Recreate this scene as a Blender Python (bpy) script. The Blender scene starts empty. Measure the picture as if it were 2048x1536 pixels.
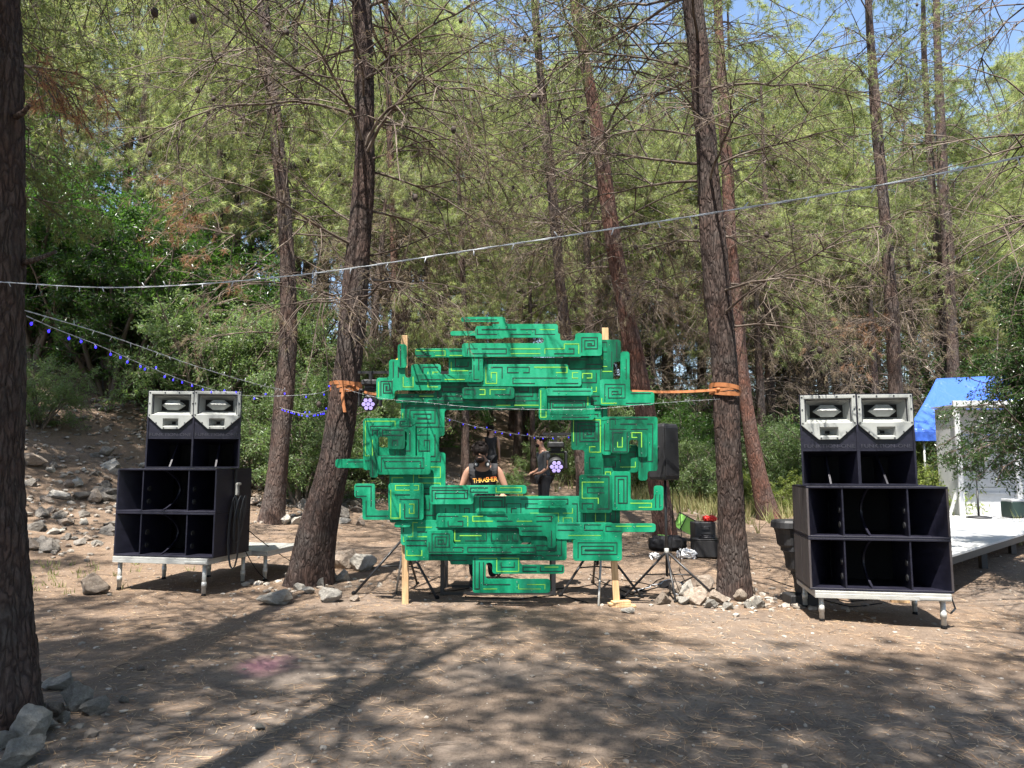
import bpy, math, random
import numpy as np
from mathutils import Vector, Matrix, geometry
R = math.radians
SC = bpy.context.scene
COL = SC.collection
random.seed(7)

# ------------------------------------------------------------------ camera, world, sun, exposure
CAM_H = 1.6; FPX = 1500.0; PITCH = math.atan(164/1500)
cam = bpy.data.cameras.new('camera'); camo = bpy.data.objects.new('camera', cam); COL.objects.link(camo)
cam.lens = FPX/2048*36; cam.sensor_width = 36; cam.clip_end = 2000; cam.clip_start = .05
camo.location = (0, 0, CAM_H); camo.rotation_euler = (R(90)+PITCH, 0, 0); SC.camera = camo
SUN_EL = 66; SUN_TO = Vector((-.30, -.954, 0)).normalized()
sun_dir = Vector((SUN_TO.x*math.cos(R(SUN_EL)), SUN_TO.y*math.cos(R(SUN_EL)), math.sin(R(SUN_EL))))
world = bpy.data.worlds.new('World'); SC.world = world; world.use_nodes = True
nt = world.node_tree; bg = nt.nodes['Background']
sky = nt.nodes.new('ShaderNodeTexSky'); sky.sky_type = 'NISHITA'; sky.sun_disc = False
sky.sun_elevation = R(SUN_EL); sky.sun_rotation = math.atan2(SUN_TO.x, SUN_TO.y)
sky.air_density = 1.0; sky.dust_density = .9; sky.ozone_density = 1.2
nt.links.new(sky.outputs[0], bg.inputs[0]); bg.inputs[1].default_value = .105
sl = bpy.data.lights.new('sun', 'SUN'); sl.energy = 5.0; sl.angle = R(.53); sl.color = (1, .95, .87)
so = bpy.data.objects.new('sun', sl); COL.objects.link(so); so.rotation_euler = sun_dir.to_track_quat('Z', 'Y').to_euler()
so.location = (-10, -20, 40)
SC.view_settings.view_transform = 'Standard'; SC.view_settings.look = 'None'
SC.view_settings.exposure = 1.6; SC.view_settings.gamma = 1; SC.view_settings.use_curve_mapping = False
SC.render.engine = 'CYCLES'
SC.cycles.max_bounces = 8; SC.cycles.diffuse_bounces = 4; SC.cycles.transmission_bounces = 4
SC.cycles.use_denoising = True

# ------------------------------------------------------------------ numpy noise + terrain
def _h(ix, iy, s=0):
    n = (ix.astype(np.int64)*374761393 + iy.astype(np.int64)*668265263 + s*974634777) & 0xffffffff
    n = ((n ^ (n >> 13))*1274126177) & 0xffffffff
    return ((n ^ (n >> 16)) & 0xffff)/65535.0
def vnoise(x, y, s=0):
    ix = np.floor(x); iy = np.floor(y); fx = x-ix; fy = y-iy
    fx = fx*fx*(3-2*fx); fy = fy*fy*(3-2*fy)
    a = _h(ix, iy, s); b = _h(ix+1, iy, s); c = _h(ix, iy+1, s); d = _h(ix+1, iy+1, s)
    return (a*(1-fx)+b*fx)*(1-fy)+(c*(1-fx)+d*fx)*fy
def fbm(x, y, o=4, s=0):
    t = 0; a = .5
    for k in range(o):
        t = t+a*(vnoise(x, y, s+k)-.5); x = x*2.03+11.3; y = y*2.03+7.7; a *= .5
    return t
def sstep(a, b, x):
    t = np.clip((x-a)/(b-a), 0, 1); return t*t*(3-2*t)
def terrain(x, y):
    x = np.asarray(x, float); y = np.asarray(y, float)
    z = .03*np.clip(y-10, 0, 45) + .045*np.clip(y-11, 0, 30)*(1-sstep(2, 6, x))
    z = z-.018*np.clip(x, 0, 6)*(1-sstep(9, 13, y))
    d = -.91*(x+7.4)+.41*(y-12)
    w = 1.2
    sp = w*np.log1p(np.exp(np.clip(d/w, -30, 30)))
    sp = np.where(d/w > 30, d, sp)
    hill = 10*np.tanh(.45*sp/10)
    z = z+hill
    rough = sstep(-1.5, 4, d)
    z = z+fbm(x*.6, y*.6, 4, 3)*(.07+.55*rough)+fbm(x*3.1, y*3.1, 3, 9)*(.035+.10*rough)
    z = z*1.0
    return z
def tz(x, y): return float(terrain(np.array([x]), np.array([y]))[0])
def ray(px, py):
    u = (px-1024)/FPX; v = (768-py)/FPX
    return Vector((u, math.cos(PITCH)-v*math.sin(PITCH), math.sin(PITCH)+v*math.cos(PITCH)))
def W(px, py, D):
    d = ray(px, py); t = D/d.y
    return Vector((d.x*t, D, CAM_H+d.z*t))
_GT = 1.8*1.012**np.arange(400)
def G(px, py):
    d = ray(px, py); T = _GT
    for _ in range(2):
        h = CAM_H+d.z*T-terrain(d.x*T, d.y*T); k = int(np.argmax(h <= 0)) if (h <= 0).any() else len(T)-1
        T = np.linspace(T[max(k-1, 0)], T[k], 24)
    p = d*float(T[-1] if (h > 0).all() else T[len(T)//2])
    return Vector((p.x, p.y, tz(p.x, p.y)))
def xat(px, D): return (px-1024)/FPX*D/math.cos(PITCH)*.994

# ------------------------------------------------------------------ materials
def mat(name, base=(.5, .5, .5), rough=.6, metal=0, spec=.5):
    m = bpy.data.materials.new(name); m.use_nodes = True
    b = m.node_tree.nodes['Principled BSDF']
    b.inputs['Base Color'].default_value = (*base, 1); b.inputs['Roughness'].default_value = rough
    b.inputs['Metallic'].default_value = metal; b.inputs['Specular IOR Level'].default_value = spec
    return m
class NT:
    def __init__(s, m): s.m = m; s.n = m.node_tree.nodes; s.l = m.node_tree.links; s.b = s.n['Principled BSDF']; s.out = s.n['Material Output']
    def new(s, t, **k):
        n = s.n.new(t)
        for a, v in k.items(): setattr(n, a, v)
        return n
    def link(s, a, b): s.l.new(a, b)
    def coord(s, kind='Object', scale=(1, 1, 1)):
        c = s.new('ShaderNodeTexCoord'); mp = s.new('ShaderNodeMapping'); mp.inputs['Scale'].default_value = scale
        s.link(c.outputs[kind], mp.inputs[0]); return mp.outputs[0]
    def noise(s, co, scale, detail=4, rough=.6, dist=0):
        n = s.new('ShaderNodeTexNoise'); n.inputs['Scale'].default_value = scale; n.inputs['Detail'].default_value = detail
        n.inputs['Roughness'].default_value = rough; n.inputs['Distortion'].default_value = dist
        s.link(co, n.inputs['Vector']); return n.outputs['Fac']
    def ramp(s, fac, stops):
        r = s.new('ShaderNodeValToRGB'); el = r.color_ramp.elements
        while len(el) < len(stops): el.new(.5)
        for e, (p, c) in zip(el, stops):
            e.position = p; e.color = (*c, 1) if len(c) == 3 else c
        s.link(fac, r.inputs[0]); return r.outputs[0]
    def mix(s, fac, a, b, mode='MIX'):
        m = s.new('ShaderNodeMix', data_type='RGBA', blend_type=mode)
        for v, i in ((fac, 0), (a, 6), (b, 7)):
            if hasattr(v, 'is_linked'): s.link(v, m.inputs[i])
            elif i == 0: m.inputs[0].default_value = v
            else: m.inputs[i].default_value = (*v, 1)
        return m.outputs[2]
    def bump(s, h, strength=.5, dist=.02, prev=None):
        b = s.new('ShaderNodeBump'); b.inputs['Strength'].default_value = strength; b.inputs['Distance'].default_value = dist
        s.link(h, b.inputs['Height'])
        if prev is not None: s.link(prev, b.inputs['Normal'])
        return b.outputs[0]
    def color(s, c): s.link(c, s.b.inputs['Base Color'])
    def normal(s, c): s.link(c, s.b.inputs['Normal'])

def g3(v): return (v, v, v)
def leafmat(name, cols, trans, rough=.5, tmix=.45, spec=.35):
    m = mat(name, cols[0], rough, spec=spec); t = NT(m)
    geo = t.new('ShaderNodeNewGeometry'); oi = t.new('ShaderNodeObjectInfo')
    n = len(cols)
    c = t.ramp(geo.outputs['Random Per Island'], [(i/max(n-1, 1), cc) for i, cc in enumerate(cols)])
    big = t.noise(t.coord('Object'), .55, 2)
    c2 = t.mix(.5, c, t.ramp(big, [(.3, g3(.55)), (.7, g3(1.25))]), 'MULTIPLY')
    hs = t.new('ShaderNodeHueSaturation')
    mr = t.new('ShaderNodeMapRange'); mr.inputs[3].default_value = .8; mr.inputs[4].default_value = 1.2
    t.link(oi.outputs['Random'], mr.inputs[0]); t.link(mr.outputs[0], hs.inputs['Value']); t.link(c2, hs.inputs['Color'])
    t.color(hs.outputs[0])
    tr = t.new('ShaderNodeBsdfTranslucent'); tc = t.mix(1.0, hs.outputs[0], trans, 'MULTIPLY')
    t.link(tc, tr.inputs[0])
    mx = t.new('ShaderNodeMixShader'); mx.inputs[0].default_value = tmix
    t.link(t.b.outputs[0], mx.inputs[1]); t.link(tr.outputs[0], mx.inputs[2]); t.link(mx.outputs[0], t.out.inputs[0])
    return m
MT = {}
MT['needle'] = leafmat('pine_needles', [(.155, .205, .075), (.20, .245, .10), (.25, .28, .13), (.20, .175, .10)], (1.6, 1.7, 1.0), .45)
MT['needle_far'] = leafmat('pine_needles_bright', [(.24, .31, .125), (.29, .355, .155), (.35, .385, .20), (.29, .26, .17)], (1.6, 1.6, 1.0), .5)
MT['needle_dry'] = leafmat('dry_needles', [(.24, .185, .13), (.29, .23, .16), (.19, .16, .115), (.30, .26, .16)], (1.2, 1.1, .9), .7)
MT['needle_red'] = leafmat('dead_red_needles', [(.36, .20, .12), (.30, .17, .10), (.42, .27, .18)], (1.2, 1.1, .9), .7)
MT['leaf'] = leafmat('broad_leaves', [(.035, .085, .018), (.05, .11, .025), (.075, .14, .035), (.045, .09, .03)], (1.8, 2.0, .9), .32, spec=.55)
MT['leaf_light'] = leafmat('light_leaves', [(.13, .20, .07), (.19, .26, .11), (.10, .165, .07), (.24, .30, .16)], (1.5, 1.6, .9), .4, spec=.5)
MT['leaf_yellow'] = leafmat('yellow_leaves', [(.17, .22, .05), (.22, .26, .07), (.12, .17, .05)], (1.4, 1.4, .9), .45)
MT['leaf_dark'] = leafmat('dark_leaves', [(.03, .065, .02), (.045, .085, .028), (.06, .105, .035)], (1.8, 2, 1), .3, spec=.6)

def barkmat(name, c_plate, c_red, c_fis, sc=1.0):
    m = mat(name, c_plate, .9, spec=.2); t = NT(m)
    co = t.coord('Object', (1, 1, .24))
    v = t.new('ShaderNodeTexVoronoi', feature='DISTANCE_TO_EDGE'); v.inputs['Scale'].default_value = 24*sc
    n0 = t.new('ShaderNodeTexNoise'); n0.inputs['Scale'].default_value = 9*sc; t.link(co, n0.inputs['Vector'])
    vm = t.new('ShaderNodeVectorMath', operation='MULTIPLY_ADD'); vm.inputs[1].default_value = (.13, .13, .13)
    t.link(n0.outputs['Color'], vm.inputs[0]); t.link(co, vm.inputs[2]); t.link(vm.outputs[0], v.inputs['Vector'])
    big = t.noise(t.coord('Object'), 2.2, 5, .7); fine = t.noise(t.coord('Object', (1, 1, .5)), 60, 5, .7)
    plate = t.mix(t.ramp(big, [(.38, g3(0)), (.62, g3(1))]), c_plate, c_red)
    plate = t.mix(.8, plate, t.ramp(fine, [(.3, g3(.55)), (.7, g3(1.35))]), 'MULTIPLY')
    crack = t.ramp(v.outputs['Distance'], [(.0, g3(.25)), (.2, g3(1))])
    t.color(t.mix(crack, c_fis, plate))
    b1 = t.bump(crack, .8, .02); t.normal(t.bump(fine, .6, .01, b1)); return m
MT['bark'] = barkmat('pine_bark', (.105, .088, .080), (.115, .073, .058), (.045, .031, .027))
MT['bark_near'] = barkmat('pine_bark_furrowed', (.074, .062, .057), (.085, .053, .043), (.030, .021, .019))
MT['bark_red'] = barkmat('reddish_pine_bark', (.12, .083, .072), (.15, .07, .05), (.055, .032, .026), .9)
m = mat('twig_wood', (.17, .14, .12), .85, spec=.25); t = NT(m)
n = t.noise(t.coord('Object'), 3, 3); t.color(t.ramp(n, [(.3, (.06, .045, .037)), (.52, (.12, .092, .075)), (.75, (.26, .22, .185))])); MT['twig'] = m
m = mat('shrub_stems', (.12, .095, .075), .85); MT['stem'] = m
m = mat('pine_cone_scales', (.05, .035, .028), .8); MT['cone'] = m

def groundmat():
    m = mat('forest_floor', (.3, .22, .16), .95, spec=.15); t = NT(m)
    co = t.coord('Object')
    big = t.noise(co, .35, 5, .65); mid = t.noise(co, 2.3, 6, .7); fine = t.noise(co, 45, 5, .75)
    st1 = t.noise(t.coord('Object', (60, 9, 9)), 1.6, 3, .7, 1.2); st2 = t.noise(t.coord('Object', (10, 55, 9)), 1.5, 3, .7, 1.4)
    dirt = t.ramp(mid, [(.3, (.105, .085, .072)), (.5, (.168, .140, .119)), (.72, (.245, .213, .184))])
    litter = t.ramp(st1, [(.3, (.075, .048, .033)), (.5, (.17, .115, .078)), (.72, (.33, .24, .17))])
    litter2 = t.ramp(st2, [(.3, (.085, .057, .041)), (.55, (.19, .135, .093)), (.75, (.31, .235, .17))])
    lit = t.mix(t.ramp(fine, [(.45, g3(0)), (.55, g3(1))]), litter, litter2)
    geo = t.new('ShaderNodeNewGeometry'); sep = t.new('ShaderNodeSeparateXYZ'); t.link(geo.outputs['Position'], sep.inputs[0])
    # more needle litter farther from the trodden foreground
    mr = t.new('ShaderNodeMapRange'); mr.inputs[1].default_value = 2; mr.inputs[2].default_value = 12
    mr.inputs[3].default_value = -.16; mr.inputs[4].default_value = .16; t.link(sep.outputs[1], mr.inputs[0])
    ad = t.new('ShaderNodeMath', operation='ADD'); t.link(big, ad.inputs[0]); t.link(mr.outputs[0], ad.inputs[1])
    ad2 = t.new('ShaderNodeMath', operation='MULTIPLY_ADD'); ad2.inputs[1].default_value = .5; t.link(mid, ad2.inputs[0]); t.link(ad.outputs[0], ad2.inputs[2])
    f = t.ramp(ad2.outputs[0], [(.56, g3(0)), (.86, g3(.85))])
    c = t.mix(f, dirt, lit)
    c = t.mix(.75, c, t.ramp(fine, [(.3, g3(.6)), (.7, g3(1.35))]), 'MULTIPLY')
    # small pale chips
    v = t.new('ShaderNodeTexVoronoi'); v.inputs['Scale'].default_value = 24; t.link(co, v.inputs['Vector'])
    lt = t.new('ShaderNodeMath', operation='LESS_THAN'); lt.inputs[1].default_value = .13; t.link(v.outputs['Distance'], lt.inputs[0])
    sp = t.new('ShaderNodeSeparateColor'); t.link(v.outputs['Color'], sp.inputs[0])
    gt = t.new('ShaderNodeMath', operation='GREATER_THAN'); gt.inputs[1].default_value = .8; t.link(sp.outputs[0], gt.inputs[0])
    mu = t.new('ShaderNodeMath', operation='MULTIPLY'); t.link(lt.outputs[0], mu.inputs[0]); t.link(gt.outputs[0], mu.inputs[1])
    c = t.mix(mu.outputs[0], c, (.46, .42, .37))
    # pink chalk powder on the ground
    pk = G(530, 1330)
    mp = t.new('ShaderNodeVectorMath', operation='SUBTRACT'); mp.inputs[1].default_value = (pk.x, pk.y, pk.z); t.link(geo.outputs['Position'], mp.inputs[0])
    sc = t.new('ShaderNodeVectorMath', operation='MULTIPLY'); sc.inputs[1].default_value = (1.9, 1.5, 0); t.link(mp.outputs[0], sc.inputs[0])
    ln = t.new('ShaderNodeVectorMath', operation='LENGTH'); t.link(sc.outputs[0], ln.inputs[0])
    m2 = t.new('ShaderNodeMath', operation='MULTIPLY_ADD'); m2.inputs[1].default_value = .9; t.link(mid, m2.inputs[0]); t.link(ln.outputs['Value'], m2.inputs[2])
    pf = t.ramp(m2.outputs[0], [(.55, g3(.35)), (1.15, g3(0))])
    c = t.mix(pf, c, (.42, .16, .24))
    t.color(c)
    ba = t.bump(st1, .35, .012); bb = t.bump(st2, .35, .012, ba); bc = t.bump(fine, .7, .012, bb); t.normal(t.bump(mid, .5, .05, bc))
    return m
MT['ground'] = groundmat()
def rockmat(name, c1, c2):
    m = mat(name, c1, .9, spec=.25); t = NT(m); co = t.coord('Object'); oi = t.new('ShaderNodeObjectInfo')
    n = t.noise(co, 5, 6, .7); f = t.noise(co, 40, 5, .75)
    c = t.ramp(n, [(.3, c1), (.55, c2), (.75, tuple(min(1, x*1.25) for x in c2))])
    c = t.mix(.7, c, t.ramp(f, [(.3, g3(.65)), (.7, g3(1.25))]), 'MULTIPLY')
    mr = t.new('ShaderNodeMapRange'); mr.inputs[3].default_value = .6; mr.inputs[4].default_value = 1.15; t.link(oi.outputs['Random'], mr.inputs[0])
    hs = t.new('ShaderNodeHueSaturation'); t.link(mr.outputs[0], hs.inputs['Value']); t.link(c, hs.inputs['Color']); t.color(hs.outputs[0])
    t.normal(t.bump(f, .7, .015, t.bump(n, .6, .03))); return m
MT['rock'] = rockmat('limestone', (.32, .295, .26), (.48, .45, .40))
MT['rock_dark'] = rockmat('weathered_stone', (.15, .13, .115), (.27, .245, .215))
MT['rock_tan'] = rockmat('tan_stone', (.26, .20, .15), (.40, .33, .27))
m = mat('straw_litter', (.30, .19, .11), .8); t = NT(m); geo = t.new('ShaderNodeNewGeometry')
t.color(t.ramp(geo.outputs['Random Per Island'], [(0, (.16, .09, .05)), (.5, (.33, .21, .12)), (1, (.48, .35, .22))])); MT['straw'] = m
m = mat('pale_chips', (.45, .41, .36), .9); t = NT(m); geo = t.new('ShaderNodeNewGeometry')
t.color(t.ramp(geo.outputs['Random Per Island'], [(0, (.13, .108, .09)), (.5, (.23, .20, .168)), (1, (.38, .345, .30))])); MT['pebble'] = m
MT['grass'] = leafmat('dry_grass', [(.30, .26, .12), (.20, .24, .08), (.36, .31, .17)], (1.2, 1.2, .9), .6)

def navy():
    m = mat('navy_textured_paint', (.016, .015, .042), .5, spec=.4); t = NT(m); co = t.coord('Object')
    n = t.noise(t.coord('Object', (1, 1, 4)), 5, 6, .75); f = t.noise(co, 160, 2)
    t.color(t.ramp(n, [(.32, (.004, .004, .010)), (.6, (.0075, .0073, .018)), (.8, (.017, .0165, .036))]))
    t.link(t.ramp(n, [(.3, g3(.38)), (.7, g3(.6))]), t.b.inputs['Roughness'])
    t.normal(t.bump(f, .25, .003)); return m
MT['navy'] = navy()
m = mat('dusty_dark_plywood', (.05, .042, .042), .75); t = NT(m)
n = t.noise(t.coord('Object', (8, 8, .8)), 3, 5, .7); t.color(t.ramp(n, [(.3, (.025, .021, .026)), (.6, (.07, .058, .056)), (.8, (.12, .10, .09))])); MT['navy_dust'] = m
m = mat('horn_grey', (.50, .53, .48), .42); t = NT(m); n = t.noise(t.coord('Object'), 4, 4, .6)
t.color(t.ramp(n, [(.3, (.27, .28, .268)), (.7, (.35, .362, .347))])); MT['horn'] = m
m = mat('aluminium', (.5, .5, .48), .5, .35); t = NT(m); n = t.noise(t.coord('Object', (1, 1, 6)), 8, 5, .7)
t.link(t.ramp(n, [(.3, g3(.3)), (.7, g3(.55))]), t.b.inputs['Roughness']); t.color(t.ramp(n, [(.3, (.36, .36, .34)), (.7, (.52, .52, .49))])); MT['alu'] = m
MT['black'] = mat('black_metal', (.018, .018, .020), .42)
MT['blackplastic'] = mat('black_plastic', (.02, .02, .022), .55)
MT['rubber_and_shade'] = mat('black_rubber_and_shade', (.006, .006, .007), .85, spec=.2)  # cables and feet; also the painted-in shade at the back of speakers
MT['webbing'] = mat('dark_webbing', (.018, .024, .032), .55)
MT['screw'] = mat('dark_screw', (.05, .05, .055), .4, .6)
MT['white_wire'] = mat('white_wire', (.5, .52, .55), .5)
MT['white'] = mat('white_paint', (.78, .78, .77), .5)
m = MT['white']; t = NT(m); n = t.noise(t.coord('Object'), 2.2, 5, .65); t.color(t.ramp(n, [(.3, (.36, .37, .38)), (.7, (.52, .52, .52))]))
MT['bag_white'] = mat('white_plastic_bag', (.8, .81, .83), .35)
MT['orange'] = mat('orange_webbing', (.34, .125, .042), .7)
MT['lime'] = mat('lime_fabric', (.28, .62, .14), .7)
MT['yellow'] = mat('yellow_panel', (.75, .5, .02), .6)
MT['limechair'] = mat('lime_chair_cloth', (.26, .29, .04), .8)
MT['red'] = mat('red_fabric', (.6, .02, .015), .5)
MT['skin'] = mat('skin', (.38, .21, .145), .5)
MT['skin_pale'] = mat('skin_pale', (.42, .25, .18), .5)
MT['tank'] = mat('black_cotton', (.018, .018, .021), .85)
MT['tee'] = mat('grey_cotton', (.045, .052, .06), .85)
MT['pants'] = mat('dark_trousers', (.012, .013, .017), .85)
m = mat('dark_hair', (.022, .012, .010), .55); t = NT(m); n = t.noise(t.coord('Object'), 60, 4); t.normal(t.bump(n, .9, .02)); MT['hair'] = m; m.node_tree.nodes['Principled BSDF'].inputs['Base Color'].default_value = (.010, .006, .005, 1); m.node_tree.nodes['Principled BSDF'].inputs['Specular IOR Level'].default_value = .2
m = mat('pine_lumber', (.52, .34, .17), .65); t = NT(m); n = t.noise(t.coord('Object', (9, 9, .5)), 4, 5, .6, 1.5)
t.color(t.ramp(n, [(.3, (.38, .23, .11)), (.6, (.58, .38, .20)), (.8, (.66, .46, .26))])); MT['lumber'] = m
m = mat('blue_tarpaulin', (.045, .115, .46), .30); t = NT(m); n = t.noise(t.coord('Object'), 1.5, 4, .6, .6); t.normal(t.bump(n, .6, .15)); MT['tarp'] = m
m = mat('dark_shade', (.01, .01, .01), .9); MT['dark'] = m  # plain black that paints the shade inside throats and ports
def emis(name, c, s, base=(.1, .1, .1)):
    m = mat(name, base, .3); b = m.node_tree.nodes['Principled BSDF']
    b.inputs['Emission Color'].default_value = (*c, 1); b.inputs['Emission Strength'].default_value = s; return m
MT['led_blue'] = emis('blue_led', (.035, .02, 1), 1.1, (.05, .05, .6))
MT['led_lens'] = emis('violet_lens', (.50, .38, .90), .42, (.3, .3, .4))
def artmat():
    m = mat('green_spray_paint', (.01, .3, .16), .5, spec=.22); t = NT(m); co = t.coord('Object'); oi = t.new('ShaderNodeObjectInfo')
    n = t.noise(t.coord('Object', (2.0, 1, .9)), 2.4, 4, .6, .7); n2 = t.noise(t.coord('Object', (1, 1, 5)), 16, 5, .65)
    a = t.new('ShaderNodeMath', operation='MULTIPLY_ADD'); a.inputs[1].default_value = .34; t.link(oi.outputs['Random'], a.inputs[0]); t.link(n, a.inputs[2])
    c = t.ramp(a.outputs[0], [(.40, (.001, .050, .026)), (.55, (.002, .115, .057)), (.72, (.004, .215, .105)), (.93, (.022, .30, .165))])
    c = t.mix(.5, c, t.ramp(n2, [(.3, g3(.85)), (.7, g3(1.12))]), 'MULTIPLY')
    t.color(c); return m
MT['art'] = artmat()
MT['art_edge'] = mat('board_edge_green', (.03, .26, .15), .6)
MT['line_black'] = mat('black_paint_line', (.004, .018, .014), .5)
MT['line_lime'] = mat('lime_paint_line', (.20, .46, .04), .5)
MT['thr'] = mat('flame_print', (.85, .42, .03), .6)
m = MT['thr']; t = NT(m); co = t.new('ShaderNodeTexCoord'); sp = t.new('ShaderNodeSeparateXYZ'); t.link(co.outputs['Object'], sp.inputs[0]); mr = t.new('ShaderNodeMapRange'); mr.inputs[1].default_value = 1.265; mr.inputs[2].default_value = 1.345; t.link(sp.outputs[2], mr.inputs[0])
t.color(t.ramp(mr.outputs[0], [(0, (.9, .72, .25)), (.45, (.85, .45, .05)), (1, (.65, .08, .02))]))

# ------------------------------------------------------------------ object helpers
def tag(o, label=None, cat=None, group=None, kind=None):
    if label: o['label'] = label
    if cat: o['category'] = cat
    if group: o['group'] = group
    if kind: o['kind'] = kind
    return o
def thing(name, label, cat, loc=(0, 0, 0), rz=0, group=None):
    o = bpy.data.objects.new(name, None); COL.objects.link(o); o.empty_display_size = .1
    o.location = loc; o.rotation_euler = (0, 0, rz); return tag(o, label, cat, group)
def mesh_obj(name, me, m, parent=None):
    o = bpy.data.objects.new(name, me); COL.objects.link(o)
    if m is not None and not len(me.materials): me.materials.append(m)
    if parent is not None: o.parent = parent
    return o
def np_mesh(name, V, F, smooth=False):
    V = np.asarray(V, np.float32); F = np.asarray(F, np.int32); k = F.shape[1]
    me = bpy.data.meshes.new(name); me.vertices.add(len(V)); me.vertices.foreach_set('co', V.ravel())
    me.loops.add(F.size); me.loops.foreach_set('vertex_index', F.ravel())
    me.polygons.add(len(F)); me.polygons.foreach_set('loop_start', np.arange(0, F.size, k, dtype=np.int32))
    me.polygons.foreach_set('use_smooth', np.full(len(F), smooth)); me.update(); return me
class MB:
    def __init__(s): s.v = []; s.f = []; s.sm = []
    def add(s, vs, fs, smooth=False):
        o = len(s.v); s.v += [Vector(v) for v in vs]; s.f += [tuple(i+o for i in f) for f in fs]; s.sm += [smooth]*len(fs); return s
    def box(s, c, d, rot=None, ch=0.0):
        hx, hy, hz = d[0]/2, d[1]/2, d[2]/2; c = Vector(c)
        if ch <= 0:
            vs = [Vector((x*hx, y*hy, z*hz)) for x in (-1, 1) for y in (-1, 1) for z in (-1, 1)]
            fs = [(0, 1, 3, 2), (4, 6, 7, 5), (0, 4, 5, 1), (2, 3, 7, 6), (0, 2, 6, 4), (1, 5, 7, 3)]
        else:
            vs = []; idx = {}
            for x in (-1, 1):
                for y in (-1, 1):
                    for z in (-1, 1):
                        for a in range(3):
                            p = [x*hx, y*hy, z*hz]
                            for b in range(3):
                                if b != a: p[b] -= (x, y, z)[b]*ch
                            idx[(x, y, z, a)] = len(vs); vs.append(Vector(p))
            fs = []
            S = (-1, 1)
            def q(a, k):
                o = [i for i in range(3) if i != a]
                out = []
                for (p, r) in ((-1, -1), (1, -1), (1, 1), (-1, 1)):
                    t = [0, 0, 0]; t[a] = k; t[o[0]] = p; t[o[1]] = r; out.append(idx[(*t, a)])
                return tuple(out) if (k > 0) == (a != 1) else tuple(reversed(out))
            for a in range(3):
                for k in S: fs.append(q(a, k))
            for a in range(3):
                o = [i for i in range(3) if i != a]
                for p in S:
                    for r in S:
                        def key(ta, ax):
                            t = [0, 0, 0]; t[a] = ta; t[o[0]] = p; t[o[1]] = r; return idx[(*t, ax)]
                        f = (key(-1, o[0]), key(1, o[0]), key(1, o[1]), key(-1, o[1])); fs.append(f)
            for x in S:
                for y in S:
                    for z in S: fs.append((idx[(x, y, z, 0)], idx[(x, y, z, 1)], idx[(x, y, z, 2)]))
        if rot is not None: vs = [rot @ v for v in vs]
        return s.add([v+c for v in vs], fs)
    def tube(s, pts, r, n=8, caps=True, smooth=True, flat=1.0, up=None):
        pts = [Vector(p) for p in pts]; rs = r if hasattr(r, '__len__') else [r]*len(pts)
        vs = []; L = len(pts); ref = up
        for i, p in enumerate(pts):
            tdir = (pts[min(i+1, L-1)]-pts[max(i-1, 0)]).normalized()
            if ref is None: ref = Vector((0, 0, 1)) if abs(tdir.z) < .9 else Vector((1, 0, 0))
            a = tdir.cross(ref)
            if a.length < 1e-4: a = tdir.cross(Vector((.3, 1, .2)))
            a.normalize(); b = a.cross(tdir).normalized(); 
            if up is None: ref = b
            for k in range(n):
                an = 2*math.pi*k/n; vs.append(p+a*math.cos(an)*rs[i]+b*math.sin(an)*rs[i]*flat)
        fs = [(i*n+k, i*n+(k+1) % n, (i+1)*n+(k+1) % n, (i+1)*n+k) for i in range(L-1) for k in range(n)]
        s.add(vs, fs, smooth)
        if caps:
            o = len(s.v)-len(vs); s.f += [tuple(o+k for k in reversed(range(n))), tuple(o+(L-1)*n+k for k in range(n))]; s.sm += [False]*2
        return s
    def prism(s, loop, y0, y1, M=None):
        """loop of (x,z), extruded along y"""
        n = len(loop); vs = [Vector((x, y0, z)) for x, z in loop]+[Vector((x, y1, z)) for x, z in loop]
        if M is not None: vs = [M @ v for v in vs]
        fs = [tuple(range(n)), tuple(reversed(range(n, 2*n)))]+[(i, i+n, (i+1) % n+n, (i+1) % n) for i in range(n)]
        return s.add(vs, fs)
    def sphere(s, c, r, nu=10, nv=7, sc=(1, 1, 1), rot=None):
        vs = []; c = Vector(c)
        for j in range(nv+1):
            ph = math.pi*j/nv
            for i in range(nu):
                a = 2*math.pi*i/nu; v = Vector((math.sin(ph)*math.cos(a)*r*sc[0], math.sin(ph)*math.sin(a)*r*sc[1], math.cos(ph)*r*sc[2]))
                vs.append(c+(rot @ v if rot is not None else v))
        fs = [(j*nu+i, (j+1)*nu+i, (j+1)*nu+(i+1) % nu, j*nu+(i+1) % nu) for j in range(nv) for i in range(nu)]
        return s.add(vs, fs, True)
    def build(s, name, m, parent=None, origin=None, bevel=0):
        me = bpy.data.meshes.new(name); o = Vector(origin) if origin is not None else Vector()
        me.from_pydata([v-o for v in s.v], [], s.f); me.polygons.foreach_set('use_smooth', s.sm); me.update()
        ob = mesh_obj(name, me, m, parent)
        if bevel:
            b = ob.modifiers.new('bevel', 'BEVEL'); b.width = bevel; b.segments = 2; b.limit_method = 'ANGLE'; b.angle_limit = R(40)
        return ob
def copy_tree(o, parent=None):
    c = o.copy(); COL.objects.link(c); c.parent = parent
    for ch in list(o.children):
        if ch.name in COL.objects: copy_tree(ch, c)
    return c
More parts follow.
